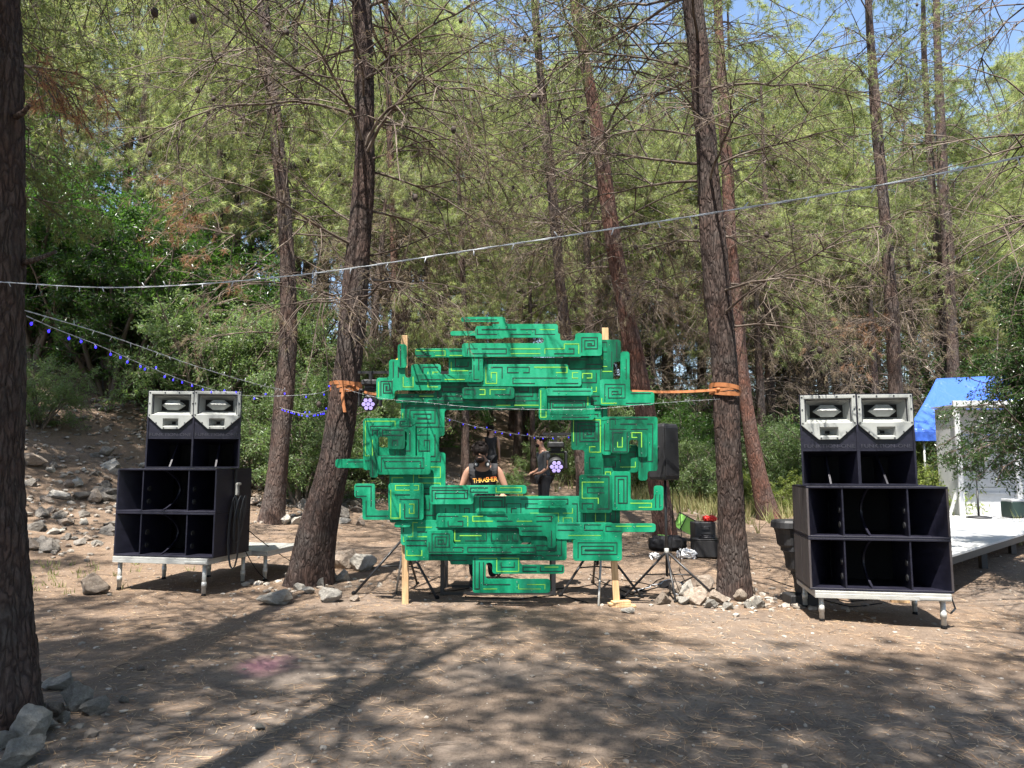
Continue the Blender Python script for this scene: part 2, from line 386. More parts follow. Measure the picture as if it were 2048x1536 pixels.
def text_mesh(name, body, size, m, parent, mtx, extrude=.003, spacing=1.0, sx=1.0):
    cu = bpy.data.curves.new(name, 'FONT'); cu.body = body; cu.size = size; cu.extrude = extrude; cu.align_x = 'CENTER'; cu.space_character = spacing
    tmp = bpy.data.objects.new('tmp_text', cu); COL.objects.link(tmp)
    dg = bpy.context.evaluated_depsgraph_get(); me = bpy.data.meshes.new_from_object(tmp.evaluated_get(dg))
    bpy.data.objects.remove(tmp); bpy.data.curves.remove(cu)
    me.name = name; me.transform(Matrix.Diagonal((sx, 1, 1, 1))); me.transform(mtx); me.materials.clear()
    return mesh_obj(name, me, m, parent)

# ------------------------------------------------------------------ ground
def make_ground():
    ny, nx = 350, 330
    v = np.linspace(0, 1, ny); Y = -6+ 22*v + 380*np.clip(v-.18, 0, 1)**3.6/(.82**3.6)
    u = np.linspace(-1, 1, nx); X = 9*u+300*np.sign(u)*np.abs(u)**5
    XX, YY = np.meshgrid(X, Y)
    XX = XX*(1+np.clip(YY, 0, 60)/22)
    ZZ = terrain(XX, YY)
    V = np.stack([XX, YY, ZZ], -1).reshape(-1, 3)
    i = np.arange((ny-1)*(nx-1)); r = i//(nx-1); c = i % (nx-1); a = r*nx+c
    F = np.stack([a, a+1, a+nx+1, a+nx], 1)
    o = mesh_obj('ground', np_mesh('ground', V, F, True), MT['ground']); tag(o, kind='structure')
    # behind the camera
    return o
make_ground()
V = []; 
b = MB(); zz = -.03
V = [(-400, -6, tz(-9, -6)), (400, -6, tz(9, -6)), (400, -200, 0), (-400, -200, 0)]
g2 = MB().add([(-400, -5.6, -.05), (-400, -200, -.05), (400, -200, -.05), (400, -5.6, -.05)], [(0, 1, 2, 3)]).build('ground_behind', MT['ground']); tag(g2, kind='structure')

rng = np.random.default_rng(11)
def nrm(a): return a/np.maximum(np.linalg.norm(a, axis=-1, keepdims=True), 1e-9)
def curves(start, d, length, n, droop=0, wig=.12, up_end=0):
    N = len(start); P = np.zeros((N, n, 3)); P[:, 0] = start; d = nrm(d.copy()); st = (length/(n-1))[:, None]
    for i in range(1, n):
        d = d+rng.normal(0, wig, (N, 3)); d[:, 2] += -droop*(1.0/(n-1))+up_end*(i/n)**2
        d = nrm(d); P[:, i] = P[:, i-1]+d*st
    return P
def tubes(P, rad, sides):
    N, n, _ = P.shape
    T = np.empty_like(P); T[:, 1:-1] = P[:, 2:]-P[:, :-2]; T[:, 0] = P[:, 1]-P[:, 0]; T[:, -1] = P[:, -1]-P[:, -2]; T = nrm(T)
    ref = np.array([.13, .21, .97]); A = nrm(np.cross(T, ref)); B = np.cross(A, T)
    an = np.arange(sides)*2*math.pi/sides
    V = P[:, :, None]+rad[:, :, None, None]*(A[:, :, None]*np.cos(an)[None, None, :, None]+B[:, :, None]*np.sin(an)[None, None, :, None])
    base = (np.arange(N)*n*sides)[:, None, None]; i = np.arange(n-1)[None, :, None]*sides; k = np.arange(sides)[None, None, :]; k2 = (k+1) % sides
    F = np.stack([base+i+k, base+i+k2, base+i+sides+k2, base+i+sides+k], -1).reshape(-1, 4)
    return V.reshape(-1, 3), F
def on_curve(P, idx, t):
    n = P.shape[1]; f = t*(n-1); i = np.minimum(f.astype(int), n-2); w = (f-i)[:, None]
    a = P[idx, i]; b = P[idx, i+1]; return a*(1-w)+b*w, nrm(b-a)
def children(P, L, idx, t, ang, n, lens, droop, wig):
    p, tg = on_curve(P, idx, t); N = len(idx)
    r = rng.normal(0, 1, (N, 3)); r[:, 2] *= .45; side = nrm(np.cross(tg, np.cross(r, tg)))
    d = tg*np.cos(ang)[:, None]+side*np.sin(ang)[:, None]
    return curves(p, d, lens, n, droop, wig)
def merge(parts):
    Vs = []; Fs = []; o = 0
    for V, F in parts: Vs.append(V); Fs.append(F+o); o += len(V)
    return np.concatenate(Vs), np.concatenate(Fs)
def tufts(P, k, ln, wd, spread=.8, tmin=.35, droop=.25):
    """needle bundles along the outer part of each twig: thin triangles"""
    N = len(P); idx = np.repeat(np.arange(N), k); t = rng.uniform(tmin, 1, N*k)
    p, tg = on_curve(P, idx, t); M = len(idx)
    d = nrm(tg*.55+nrm(rng.normal(0, 1, (M, 3)))*spread); d[:, 2] -= droop; d = nrm(d)
    L = ln*rng.uniform(.6, 1.15, M)[:, None]; s = nrm(np.cross(d, rng.normal(0, 1, (M, 3))))*wd
    V = np.stack([p-s*.5, p+s*.5, p+d*L], 1).reshape(-1, 3); F = np.arange(M*3).reshape(-1, 3)
    return V, F

def pine(axis, rad, z0, zc, ztop, seed, Lmax=3.0, live=1.0, limbs=46, k=12, nl=.13, nw=.007, sub=11, tw=4, dry=.3, dens=1.0, keep=None, sides=3):
    """axis(z)->xyz of the trunk axis (local). returns branch mesh arrays, green needles, dry needles, cone spots"""
    global rng
    rng = np.random.default_rng(seed)
    z = z0+(ztop-z0)*np.sort(rng.uniform(0, 1, limbs))**.9
    st = np.array([axis(q) for q in z]); az = rng.uniform(0, 2*math.pi, limbs)+np.arange(limbs)*2.4
    f = (z-z0)/(ztop-z0); el = np.radians(rng.uniform(-5, 28, limbs)+20*f)
    d = np.stack([np.cos(az)*np.cos(el), np.sin(az)*np.cos(el), np.sin(el)], 1)
    prof = np.clip(.55+.9*f, 0, 1)*np.where(f > .45, 1-(f-.45)*1.15, 1)
    L = Lmax*np.clip(prof, .25, 1)*rng.uniform(.6, 1.15, limbs)
    if keep is not None:
        mk = np.array([keep(st[i], d[i], L[i]) for i in range(limbs)]); st, d, L, z = st[mk], d[mk], L[mk], z[mk]; limbs = len(L)
    P = curves(st, d, L, 12, .75, .09, .06); r0 = .009+.0052*L
    tt = np.linspace(0, 1, 12)[None]; parts = [tubes(P, r0[:, None]*(1-.85*tt), 4)]
    idx = np.repeat(np.arange(limbs), sub); t = rng.uniform(.18, 1, len(idx))
    l2 = L[idx]*(.14+.42*(1-t))*rng.uniform(.7, 1.5, len(idx))+.16
    P2 = children(P, L, idx, t, np.radians(rng.uniform(28, 68, len(idx))), 5, l2, .55, .14)
    t6 = np.linspace(0, 1, 5)[None]; r2 = (.0048+.0048*l2)[:, None]*(1-.7*t6); parts.append(tubes(P2, r2, sides))
    i3 = np.repeat(np.arange(len(P2)), tw); t3 = rng.uniform(.25, 1, len(i3)); l3 = rng.uniform(.12, .42, len(i3))
    P3 = children(P2, l2, i3, t3, np.radians(rng.uniform(20, 60, len(i3))), 3, l3, .6, .16)
    parts.append(tubes(P3, np.full((len(P3), 3), .0034)*np.linspace(1.2, .6, 3)[None], 3))
    zl = z[idx[i3]]; pl = np.clip((zl-zc)/1.6+.35, 0, 1)*live
    u = rng.uniform(0, 1, len(P3)); green = u < pl; dryt = (~green) & (rng.uniform(0, 1, len(P3)) < dry)
    ends = P3[:, -1]; spots = ends[rng.uniform(0, 1, len(ends)) < .012]
    kk = max(int(k*dens), 3)
    gr = tufts(P3[green], kk, nl, nw) if green.any() else None
    dr = tufts(P3[dryt], max(kk-3, 3), nl*.9, nw*.8, .7, .3, .5) if dryt.any() else None
    return merge(parts), gr, dr, spots
def cone_mesh(spots, parent):
    b = MB()
    for p in spots: b.sphere(p, random.uniform(.026, .038), 7, 5, (1, 1, 1.45))
    o = b.build('pine_cones', MT['cone'], parent); o['kind'] = 'stuff'; return o

# ------------------------------------------------------------------ trunks
def bark_disp(ang, s, ncell, cell, seed):
    """furrowed plate relief on an unwrapped trunk, periodic in angle"""
    gx = ang/(2*math.pi)*ncell; gy = s/(cell*3.6); gx = gx+.9*(vnoise(gx*.9+5, gy*1.7, seed+5)-.5); gy = gy+.9*(vnoise(gx*.7+9, gy*.8, seed+15)-.5)
    bx = np.floor(gx); by = np.floor(gy); f1 = np.full(gx.shape, 9.); f2 = np.full(gx.shape, 9.)
    for dx in (-1, 0, 1):
        for dy in (-1, 0, 1):
            cx = bx+dx; cy = by+dy; w = np.mod(cx, ncell)
            px = cx+.5+.8*(_h(w, cy, seed)-.5); py = cy+.5+.8*(_h(w, cy, seed+1)-.5)
            dd = np.hypot(px-gx, py-gy); m_ = dd < f1
            f2 = np.where(m_, f1, np.minimum(f2, dd)); f1 = np.where(m_, dd, f1)
    return np.clip((f2-f1)/.42, 0, 1)**.7, _h(np.floor(gx), np.floor(gy), seed+2)
def trunk_mesh(name, pts, rads, nring, nseg, seed, relief=0, ncell=22, cell=.05, flare=.5, flare_h=.3):
    pts = np.array([list(p) for p in pts]); rads = np.array(rads); s = np.concatenate([[0], np.cumsum(np.linalg.norm(np.diff(pts, axis=0), axis=1))])
    # smooth resampling
    def cr(A, q):
        i = np.clip(np.searchsorted(s, q)-1, 0, len(s)-2); h = s[i+1]-s[i]; t = (q-s[i])/h
        def tang(j):
            a = np.clip(j-1, 0, len(s)-1); b = np.clip(j+1, 0, len(s)-1)
            return (A[b]-A[a])/(s[b]-s[a])[..., None]
        m0 = tang(i)*h[:, None]; m1 = tang(i+1)*h[:, None]; t = t[:, None]
        return (2*t**3-3*t**2+1)*A[i]+(t**3-2*t**2+t)*m0+(-2*t**3+3*t**2)*A[i+1]+(t**3-t**2)*m1
    q = np.linspace(0, s[-1], nring)
    if not relief: q = s[-1]*(np.linspace(0, 1, nring)**1.25)
    C = cr(pts, q); rr = np.interp(q, s, rads)
    ang = np.linspace(0, 2*math.pi, nseg, endpoint=False)[None, :]+0*q[:, None]; Q = q[:, None]+0*ang
    lob = 1+flare*np.exp(-Q/flare_h)*(1+.45*np.sin(ang*5+seed)+.25*np.sin(ang*3+seed*2))*(.75)
    wob = 1+.06*np.sin(ang*2+Q*1.3+seed)+.035*np.sin(ang*3-Q*2.1+seed)
    r = rr[:, None]*lob*wob
    r = r+rr[:, None]*.16*(vnoise(np.cos(ang)*1.6+seed+Q*.0, np.sin(ang)*1.6+Q*1.7, seed)-.5)
    if relief:
        dsp, hh = bark_disp(ang, Q, ncell, cell, seed)
        r = r+relief*(dsp-.8)+relief*.7*(hh-.5)*dsp+relief*.8*fbm(ang*9+seed, Q*30, 3, seed)
    else:
        r = r+.012*fbm(ang*5, Q*9, 3, seed)*2
    X = C[:, None, 0]+np.cos(ang)*r; Y = C[:, None, 1]+np.sin(ang)*r; Z = C[:, None, 2]+0*r
    V = np.stack([X, Y, Z], -1).reshape(-1, 3)
    i = np.arange((nring-1)*nseg); a = i//nseg; k = i % nseg; k2 = (k+1) % nseg
    F = np.stack([a*nseg+k, a*nseg+k2, (a+1)*nseg+k2, (a+1)*nseg+k], 1)
    return np_mesh(name, V, F, True)
def axis_fn(pts):
    P = np.array([list(p) for p in pts])
    return lambda z: np.array([np.interp(z, P[:, 2], P[:, 0]), np.interp(z, P[:, 2], P[:, 1]), z])

def placed_pine(label, pix, D, seed, group=None, extra=4.0, relief=0, res=(70, 18), matn='bark', base=None, name='pine_tree', ddepth=0, ncell=22, cell=.05, flare=.5, pineargs=None, cones=True, minr=.02):
    """pix: list of (px, py, width_px) from the base upwards; the trunk stands at distance D"""
    pw = []; rs = []
    for i, (px, py, w) in enumerate(pix):
        p = W(px, py, D+ddepth*i/len(pix)); pw.append(p); rs.append(w/2*(p.y/ray(px, py).y)/FPX)
    b = pw[0].copy(); g = tz(b.x, b.y); b.z = min(g, b.z)-.12; origin = Vector((b.x, b.y, g))
    pw[0] = Vector((pw[0].x, pw[0].y, b.z))
    dirn = (pw[-1]-pw[-2]).normalized(); last = pw[-1]
    pw.append(last+dirn*extra*.5); rs.append(rs[-1]*.72); pw.append(last+dirn*extra+Vector((0, 0, .01))); rs.append(max(rs[-2]*.25, minr))
    loc = [p-origin for p in pw]
    root = thing(name, label, 'tree', origin, group=group)
    me = trunk_mesh('trunk', loc, rs, res[0], res[1], seed, relief, ncell, cell, flare)
    mesh_obj('trunk', me, MT[matn], root)
    a = dict(z0=2.2, zc=6.0, Lmax=2.8, limbs=40); a.update(pineargs or {})
    bm_, gr, dr, sp = pine(axis_fn(loc), None, a.pop('z0'), a.pop('zc'), loc[-1].z, seed, **a)
    mesh_obj('branches', np_mesh('branches', *bm_, True), MT['twig'], root)
    if gr is not None: mesh_obj('crown', np_mesh('crown', *gr), MT['needle'], root)
    if dr is not None: mesh_obj('dry_needles', np_mesh('dry_needles', *dr), MT['needle_dry'], root)
    if cones and len(sp): cone_mesh(sp[:36], root)
    return root

T0 = placed_pine('thick rough pine trunk at the left edge of the picture, rocks round its foot', [(8, 1420, 150), (2, 1250, 112), (-12, 900, 106), (-18, 500, 112), (-26, 150, 122), (-32, -150, 110), (-36, -500, 90)], 4.75, 21,
    extra=5, relief=.014, res=(400, 130), matn='bark_near', ncell=24, cell=.045, flare=.35,
    pineargs=dict(z0=4.2, zc=5.2, Lmax=3.0, limbs=34, sub=9, tw=4, k=10, dry=.5, nw=.0045, live=.8, keep=lambda s, d, l: not (s[2] < 5.0 and d[0] > .0 and d[1] < .3)))
for a_, b_, c_ in ((W(28, 236, 4.75), W(46, 226, 4.65), W(60, 210, 4.6)), (W(40, 528, 4.8), W(75, 518, 4.75), W(112, 503, 4.7))):
    MB().tube([a_, b_, c_], [.022, .017, .011], 9).build('branch_stub', MT['bark'], T0, T0.location.copy())
T2 = placed_pine('leaning thick pine just left of the green artwork, orange strap tied round it', [(612, 1168, 92), (635, 1060, 78), (668, 930, 66), (697, 720, 55), (716, 520, 46), (729, 300, 41), (726, 80, 38), (722, -40, 36), (716, -250, 32)], 10.3, 33,
    relief=.010, res=(400, 120), matn='bark_near', ncell=24, cell=.045, flare=.18,
    pineargs=dict(z0=3.4, zc=7.4, Lmax=4.3, limbs=64, sub=12, tw=5, k=14, dry=.6))
T3 = placed_pine('thick pine right of the green artwork, second orange strap round it', [(1466, 1188, 66), (1466, 1100, 58), (1458, 900, 52), (1447, 720, 50), (1428, 500, 49), (1412, 300, 43), (1396, 100, 40), (1384, -20, 38), (1370, -230, 34)], 9.7, 47,
    relief=.009, res=(400, 120), matn='bark_near', ncell=20, cell=.045, flare=.22,
    pineargs=dict(z0=3.2, zc=7.0, Lmax=4.2, limbs=64, sub=12, tw=5, k=14, dry=.6))
T1 = placed_pine('slender pine behind the left speaker stack, bark peeling pale on its right', [(541, 1052, 50), (552, 970, 42), (568, 800, 38), (577, 620, 31), (568, 420, 28), (548, 220, 27), (528, 30, 25), (518, -120, 20)], 15, 52,
    relief=.008, res=(260, 60), matn='bark', ncell=12, cell=.06, flare=.25,
    pineargs=dict(z0=3.6, zc=6.4, Lmax=3.6, limbs=48, sub=11, tw=4, k=20, nw=.009, dry=.6))
T5 = placed_pine('pine leaning left behind the upper right of the green artwork', [(1335, 1092, 52), (1322, 1000, 42), (1290, 820, 38), (1262, 680, 38), (1236, 540, 35), (1212, 380, 29), (1185, 200, 26), (1158, 60, 22), (1140, -80, 18)], 14.1, 68,
    relief=.008, res=(260, 60), matn='bark_red', ncell=12, cell=.06, flare=.25,
    pineargs=dict(z0=2.9, zc=7.5, Lmax=3.9, limbs=66, sub=12, tw=5, k=17, nw=.009, dry=.6))
T4 = placed_pine('reddish pine leaning left, right behind the strapped tree', [(1540, 1030, 44), (1518, 950, 32), (1495, 830, 29), (1476, 680, 29), (1462, 500, 26), (1452, 300, 22), (1440, 100, 19), (1432, -60, 14)], 19, 71,
    relief=.007, res=(200, 48), matn='bark_red', ncell=10, cell=.07, flare=.3,
    pineargs=dict(z0=4, zc=8, Lmax=3.4, limbs=48, sub=11, tw=4, k=18, dry=.6, nw=.011))
T6 = placed_pine('slim pine rising behind the middle of the green artwork', [(1166, 1004, 28), (1160, 900, 25), (1138, 720, 22), (1120, 560, 21), (1102, 360, 19), (1084, 180, 17), (1070, 20, 14), (1062, -100, 11)], 18, 85,
    res=(90, 20), flare=.2, pineargs=dict(z0=3.6, zc=8, Lmax=3.6, limbs=64, sub=11, tw=5, k=18, dry=.6, nw=.010))
T8 = placed_pine('slim pine rising behind the right pair of pale horns', [(1796, 960, 30), (1792, 800, 27), (1783, 620, 24), (1772, 460, 22), (1756, 280, 20), (1742, 100, 16), (1734, -60, 12)], 17.5, 96,
    res=(100, 22), flare=.2, pineargs=dict(z0=3.2, zc=5.4, Lmax=3.0, limbs=50, sub=11, tw=4, k=20, dry=.5, nw=.012))
T9 = placed_pine('pine behind the blue canopy, paler trunk beside a dark one', [(1912, 925, 24), (1908, 760, 22), (1898, 560, 21), (1888, 380, 19), (1878, 180, 16), (1872, 0, 12), (1868, -120, 9)], 26, 104,
    res=(90, 20), flare=.2, pineargs=dict(z0=4, zc=6.2, Lmax=3.2, limbs=48, sub=10, tw=4, k=22, dry=.4, nw=.014))
T7 = placed_pine('thin reddish pine just right of the leaning strapped trunk', [(800, 930, 17), (795, 760, 15), (788, 520, 14), (782, 330, 13), (776, 150, 11), (772, 0, 8)], 22, 113,
    res=(70, 16), matn='bark_red', flare=.2, pineargs=dict(z0=4.5, zc=7.2, Lmax=3.0, limbs=44, sub=9, tw=4, k=20, dry=.4, nw=.014))
T10 = placed_pine('dark slim pine trunk close beside the paler one behind the blue canopy', [(1893, 925, 18), (1890, 760, 16), (1884, 600, 14), (1862, 350, 13), (1850, 150, 11), (1846, 0, 8)], 27, 118,
    res=(70, 16), flare=.2, pineargs=dict(z0=4.5, zc=6.5, Lmax=2.8, limbs=40, sub=9, tw=4, k=20, dry=.4, nw=.014))
# the pine out of frame at the right whose cone-bearing limbs cross the sky
TR = placed_pine('pine just outside the right edge, dark cone-hung limbs reaching over the sky', [(2260, 1200, 60), (2240, 800, 52), (2225, 400, 46), (2215, 0, 40), (2210, -300, 36)], 8.3, 127,
    res=(90, 24), flare=.2, pineargs=dict(z0=3.6, zc=9.5, Lmax=3.6, limbs=34, sub=10, tw=4, k=7, dry=.35, keep=lambda s, d, l: d[0] < .5))

# ------------------------------------------------------------------ generic pines (shared meshes)
def generic(seed, H, z0, zc, Lmax, lean, **k):
    pts = [Vector((lean*t*t*.5+.12*math.sin(t*3+seed), .1*math.sin(t*2.2+seed*2), -.25+t*H)) for t in np.linspace(0, 1, 7)]
    rs = [.17, .15, .135, .115, .09, .06, .02]
    me = trunk_mesh('trunk', pts, rs, 60, 12, seed, 0, flare=.3)
    bm_, gr, dr, sp = pine(axis_fn(pts), None, z0, zc, pts[-1].z-.1, seed, Lmax=Lmax, **k)
    return dict(trunk=me, branches=np_mesh('branches', *bm_, True), crown=np_mesh('crown', *gr), dry=np_mesh('dry_needles', *dr) if dr else None)
VAR = [generic(201, 14, 3.0, 4.5, 3.4, .9, limbs=62, sub=9, tw=4, k=36, nl=.22, nw=.0125, dry=.25),
       generic(202, 16, 3.5, 5.5, 3.2, -.7, limbs=66, sub=9, tw=4, k=36, nl=.22, nw=.0125, dry=.3),
       generic(203, 12.5, 2.2, 3.6, 3.2, .4, limbs=60, sub=9, tw=4, k=36, nl=.22, nw=.0125, dry=.2),
       generic(204, 15, 4.2, 6.5, 3.8, -.3, limbs=60, sub=9, tw=4, k=34, nl=.22, nw=.0125, dry=.5)]
SHADE = generic(205, 13, 5.2, 4.6, 3.8, .3, limbs=60, sub=10, tw=4, k=17, nl=.16, nw=.019, dry=.2)
THICK = generic(206, 9, .9, 7.5, 2.6, .5, limbs=64, sub=9, tw=4, k=16, nl=.13, nw=.010, dry=.55)
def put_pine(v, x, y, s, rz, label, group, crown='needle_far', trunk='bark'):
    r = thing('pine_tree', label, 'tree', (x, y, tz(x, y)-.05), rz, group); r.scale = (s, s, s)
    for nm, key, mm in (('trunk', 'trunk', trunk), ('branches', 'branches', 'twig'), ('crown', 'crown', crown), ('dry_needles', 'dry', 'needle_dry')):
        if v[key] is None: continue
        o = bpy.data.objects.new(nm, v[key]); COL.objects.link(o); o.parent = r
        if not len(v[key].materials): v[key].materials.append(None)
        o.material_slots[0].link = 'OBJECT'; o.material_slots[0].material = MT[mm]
    return r
LM = [(-999, 'cut by the left picture edge'), (30, 'just right of the left-edge pine'), (130, 'left of the left horn boxes'), (230, 'over the left bass bins'), (300, 'over the left box of the left horn pair'), (385, 'over the right box of the left horn pair'), (480, 'just left of the slender peeling pine'), (545, 'just behind the slender peeling pine'),
      (610, 'between the slender and the leaning pine'), (690, 'behind the leaning strapped pine'), (770, 'over the left post of the artwork'), (850, 'over the left side of the artwork opening'), (930, 'straight over the DJ'), (1000, 'over the middle of the artwork'), (1070, 'over the right of the artwork opening'), (1140, 'over the right part of the artwork'), (1205, 'over the right post of the artwork'),
      (1270, 'over the right edge of the artwork'), (1330, 'over the loudspeaker on its pole'), (1390, 'just left of the strapped right pine'), (1450, 'just behind the strapped right pine'), (1510, 'right of the leaning reddish pine'), (1570, 'left of the right horn boxes'), (1630, 'over the left box of the right horn pair'), (1700, 'over the right box of the right horn pair'), (1790, 'between the right horns and the blue canopy'), (1850, 'over the blue canopy'), (1930, 'over the white booth'), (2010, 'behind the right-edge leafy tree')]
def where(px, D):
    w = [t for q, t in LM if q <= px][-1]
    d = 'nearer row' if D < 20 else 'second row' if D < 26 else 'third row' if D < 33 else 'fourth row' if D < 42 else 'fifth row' if D < 54 else 'sixth row' if D < 70 else 'farthest row'
    return w+', '+d
rr = random.Random(5)
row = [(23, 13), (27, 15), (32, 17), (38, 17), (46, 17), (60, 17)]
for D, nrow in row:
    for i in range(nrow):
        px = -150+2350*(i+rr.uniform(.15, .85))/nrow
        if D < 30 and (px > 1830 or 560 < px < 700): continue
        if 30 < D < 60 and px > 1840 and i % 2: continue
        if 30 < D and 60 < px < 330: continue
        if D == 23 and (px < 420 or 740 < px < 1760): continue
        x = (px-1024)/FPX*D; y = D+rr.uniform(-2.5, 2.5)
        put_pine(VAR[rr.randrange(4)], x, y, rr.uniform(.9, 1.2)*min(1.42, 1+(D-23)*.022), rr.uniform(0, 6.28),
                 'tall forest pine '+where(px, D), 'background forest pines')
for px, D, v, s_ in ((1690, 29, 1, 1.1), (1340, 29, 1, 1.1), (2120, 26, 0, 1.1), (2090, 31, 1, 1.2)):
    put_pine(VAR[v], (px-1024)/FPX*D, D, s_, px*.1, 'tall forest pine '+where(px, D+.5), 'background forest pines')
# lean bare trunks seen through the opening and between shrubs
for i, (px, py, D, s) in enumerate([(925, 930, 20, .58), (1066, 950, 24, .5), (985, 900, 29, .6), (1400, 930, 30, .8), (1640, 930, 32, .9), (1565, 930, 36, .8), (420, 820, 24, .9), (250, 760, 26, .9)]):
    x = (px-1024)/FPX*D
    put_pine(VAR[3 if i % 2 else 1], x, D, s*1.25, i*1.3, 'slim bare pine '+where(px, D), 'understorey pines')
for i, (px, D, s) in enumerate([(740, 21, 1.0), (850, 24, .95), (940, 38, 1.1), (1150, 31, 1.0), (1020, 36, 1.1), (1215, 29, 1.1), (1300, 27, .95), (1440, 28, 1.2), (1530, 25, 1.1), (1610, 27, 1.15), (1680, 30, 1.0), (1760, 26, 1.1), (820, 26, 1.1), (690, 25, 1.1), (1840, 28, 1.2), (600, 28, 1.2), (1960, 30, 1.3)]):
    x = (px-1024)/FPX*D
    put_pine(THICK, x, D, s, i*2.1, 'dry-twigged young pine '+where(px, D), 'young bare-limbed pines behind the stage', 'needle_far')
# trees round and behind the viewer that shade the clearing
for i, (x, y, s) in enumerate([(-5.6, .6, 1.0), (3.9, -1.0, 1.0), (-.6, -3.8, 1.05), (7.2, 2.2, .95), (-9, -2.5, 1.0), (2.0, -8, 1.1), (8.5, -5, 1.1), (-4.5, -8, 1.1), (-9.3, 5.0, 1.0), (10.5, 7.5, 1.0), (-2.4, 1.3, 1.12), (1.6, -.6, 1.1), (7.0, 3.4, 1.05), (4.6, -4.4, 1.1), (.5, -1.2, 1.05), (-7.0, 1.6, 1.1), (8.9, .2, 1.1), (-10.5, 10.5, 1.0), (-12, 14.5, 1.1), (-9.9, 12.7, .95), (11.7, 13.4, .72)]):  # last few added out of view to throw shade on bank and booth
    put_pine(SHADE, x, y, s, i*1.9+.5, 'pine outside the picture shading the clearing', 'pines round the viewer', 'needle')

# ------------------------------------------------------------------ shrubs
def shrub_var(seed, H, Rr, leaf, clumps, per, low=.12, pointy=1.0, spr=.20):
    global rng
    rng = np.random.default_rng(seed)
    ns = 9; az = rng.uniform(0, 6.28, ns); el = np.radians(rng.uniform(55, 85, ns))
    st = np.zeros((ns, 3)); st[:, 0] = np.cos(az)*.12; st[:, 1] = np.sin(az)*.12; st[:, 2] = -.1
    d = np.stack([np.cos(az)*np.cos(el), np.sin(az)*np.cos(el), np.sin(el)], 1)
    P = curves(st, d, np.full(ns, H*.95)*rng.uniform(.7, 1.05, ns), 9, .1, .13)
    parts = [tubes(P, (np.full(ns, .016*H))[:, None]*(1-.85*np.linspace(0, 1, 9)[None]), 5)]
    idx = np.repeat(np.arange(ns), 13); t = rng.uniform(low, 1, len(idx)); l2 = Rr*rng.uniform(.4, 1.0, len(idx))*(1.15-.6*t)
    P2 = children(P, None, idx, t, np.radians(rng.uniform(40, 85, len(idx))), 7, l2, .25, .16)
    parts.append(tubes(P2, (.004*H*np.ones(len(idx)))[:, None]*(1-.75*np.linspace(0, 1, 7)[None]), 3))
    i3 = rng.integers(0, len(P2), clumps); t3 = rng.uniform(.15, 1, clumps)
    P3 = children(P2, None, i3, t3, np.radians(rng.uniform(20, 75, clumps)), 4, rng.uniform(.15, .5, clumps)*Rr*.45, .15, .2)
    parts.append(tubes(P3, np.full((clumps, 4), .003), 3))
    k = np.repeat(np.arange(clumps), per); tt = rng.uniform(.1, 1, len(k)); p, tg = on_curve(P3, k, tt)
    c = p+rng.normal(0, spr*.35, p.shape)*np.array([1, 1, .8]); c[:, 2] = np.maximum(c[:, 2], .03)
    u = nrm(rng.normal(0, 1, c.shape)+tg*.6); nn = rng.normal(0, 1, c.shape); nn[:, 2] = np.abs(nn[:, 2])+.5; v = nrm(np.cross(nn, u))
    s = leaf*rng.uniform(.6, 1.25, len(c))[:, None]; u = u*s; v = v*s*.33
    fold = nrm(np.cross(u, v))*s*.12
    V = np.stack([c-u, c+v+fold, c+u, c-v+fold], 1).reshape(-1, 3); F = np.arange(len(V)).reshape(-1, 4)
    return dict(stems=np_mesh('stems', *merge(parts), True), foliage=np_mesh('foliage', V, F))
SH = [shrub_var(301, 4.2, 1.7, .050, 1500, 14, .10), shrub_var(302, 3.0, 1.5, .045, 1300, 14, .05),
      shrub_var(303, 5.0, 1.9, .055, 1700, 13, .2), shrub_var(304, 1.2, .8, .040, 700, 13, .0, spr=.12)]
def put_shrub(v, x, y, s, rz, label, group, leaf, name='shrub', sz=1.0, z=None, cat='shrub'):
    r = thing(name, label, cat, (x, y, tz(x, y) if z is None else z), rz, group); r.scale = (s, s, s*sz)
    for nm, mm in (('stems', 'stem'), ('foliage', leaf)):
        o = bpy.data.objects.new(nm, SH[v][nm]); COL.objects.link(o); o.parent = r
        if not len(SH[v][nm].materials): SH[v][nm].materials.append(None)
        o.material_slots[0].link = 'OBJECT'; o.material_slots[0].material = MT[mm]
    return r
rr = random.Random(9)
for i, (px, D, v, s, lf) in enumerate([(60, 20, 2, 1.15, 'leaf'), (140, 21, 0, 1.45, 'leaf'), (215, 20, 2, 1.15, 'leaf'), (300, 21.5, 0, 1.4, 'leaf'), (370, 23, 2, 1.4, 'leaf'),
        (100, 24, 2, 1.5, 'leaf'), (-30, 20, 0, 1.5, 'leaf'), (260, 25, 2, 1.5, 'leaf'), (75, 16.5, 1, .6, 'leaf_light'), (30, 27, 2, 1.6, 'leaf')]):
    put_shrub(v, (px-1024)/FPX*D, D, s, rr.uniform(0, 6), 'deep green bush '+where(px, D), 'dark broadleaf bushes on the left bank', lf)
for i, (px, D, v, s, lf) in enumerate([(400, 19, 0, 1.05, 'leaf_light'), (470, 20, 0, 1.15, 'leaf_light'), (530, 21, 2, 1.0, 'leaf_light'), (610, 17, 1, 1.0, 'leaf_light'), (640, 19, 0, .9, 'leaf_light'),
        (590, 23, 2, 1.15, 'leaf_light'), (700, 21, 0, 1.0, 'leaf_light'), (760, 24, 2, 1.05, 'leaf'), (450, 24, 2, 1.3, 'leaf'), (500, 17.5, 1, .8, 'leaf_light')]):
    put_shrub(v, (px-1024)/FPX*D, D, s, rr.uniform(0, 6), 'pale green bush '+where(px, D), 'pale bushes behind the leaning pine', lf)
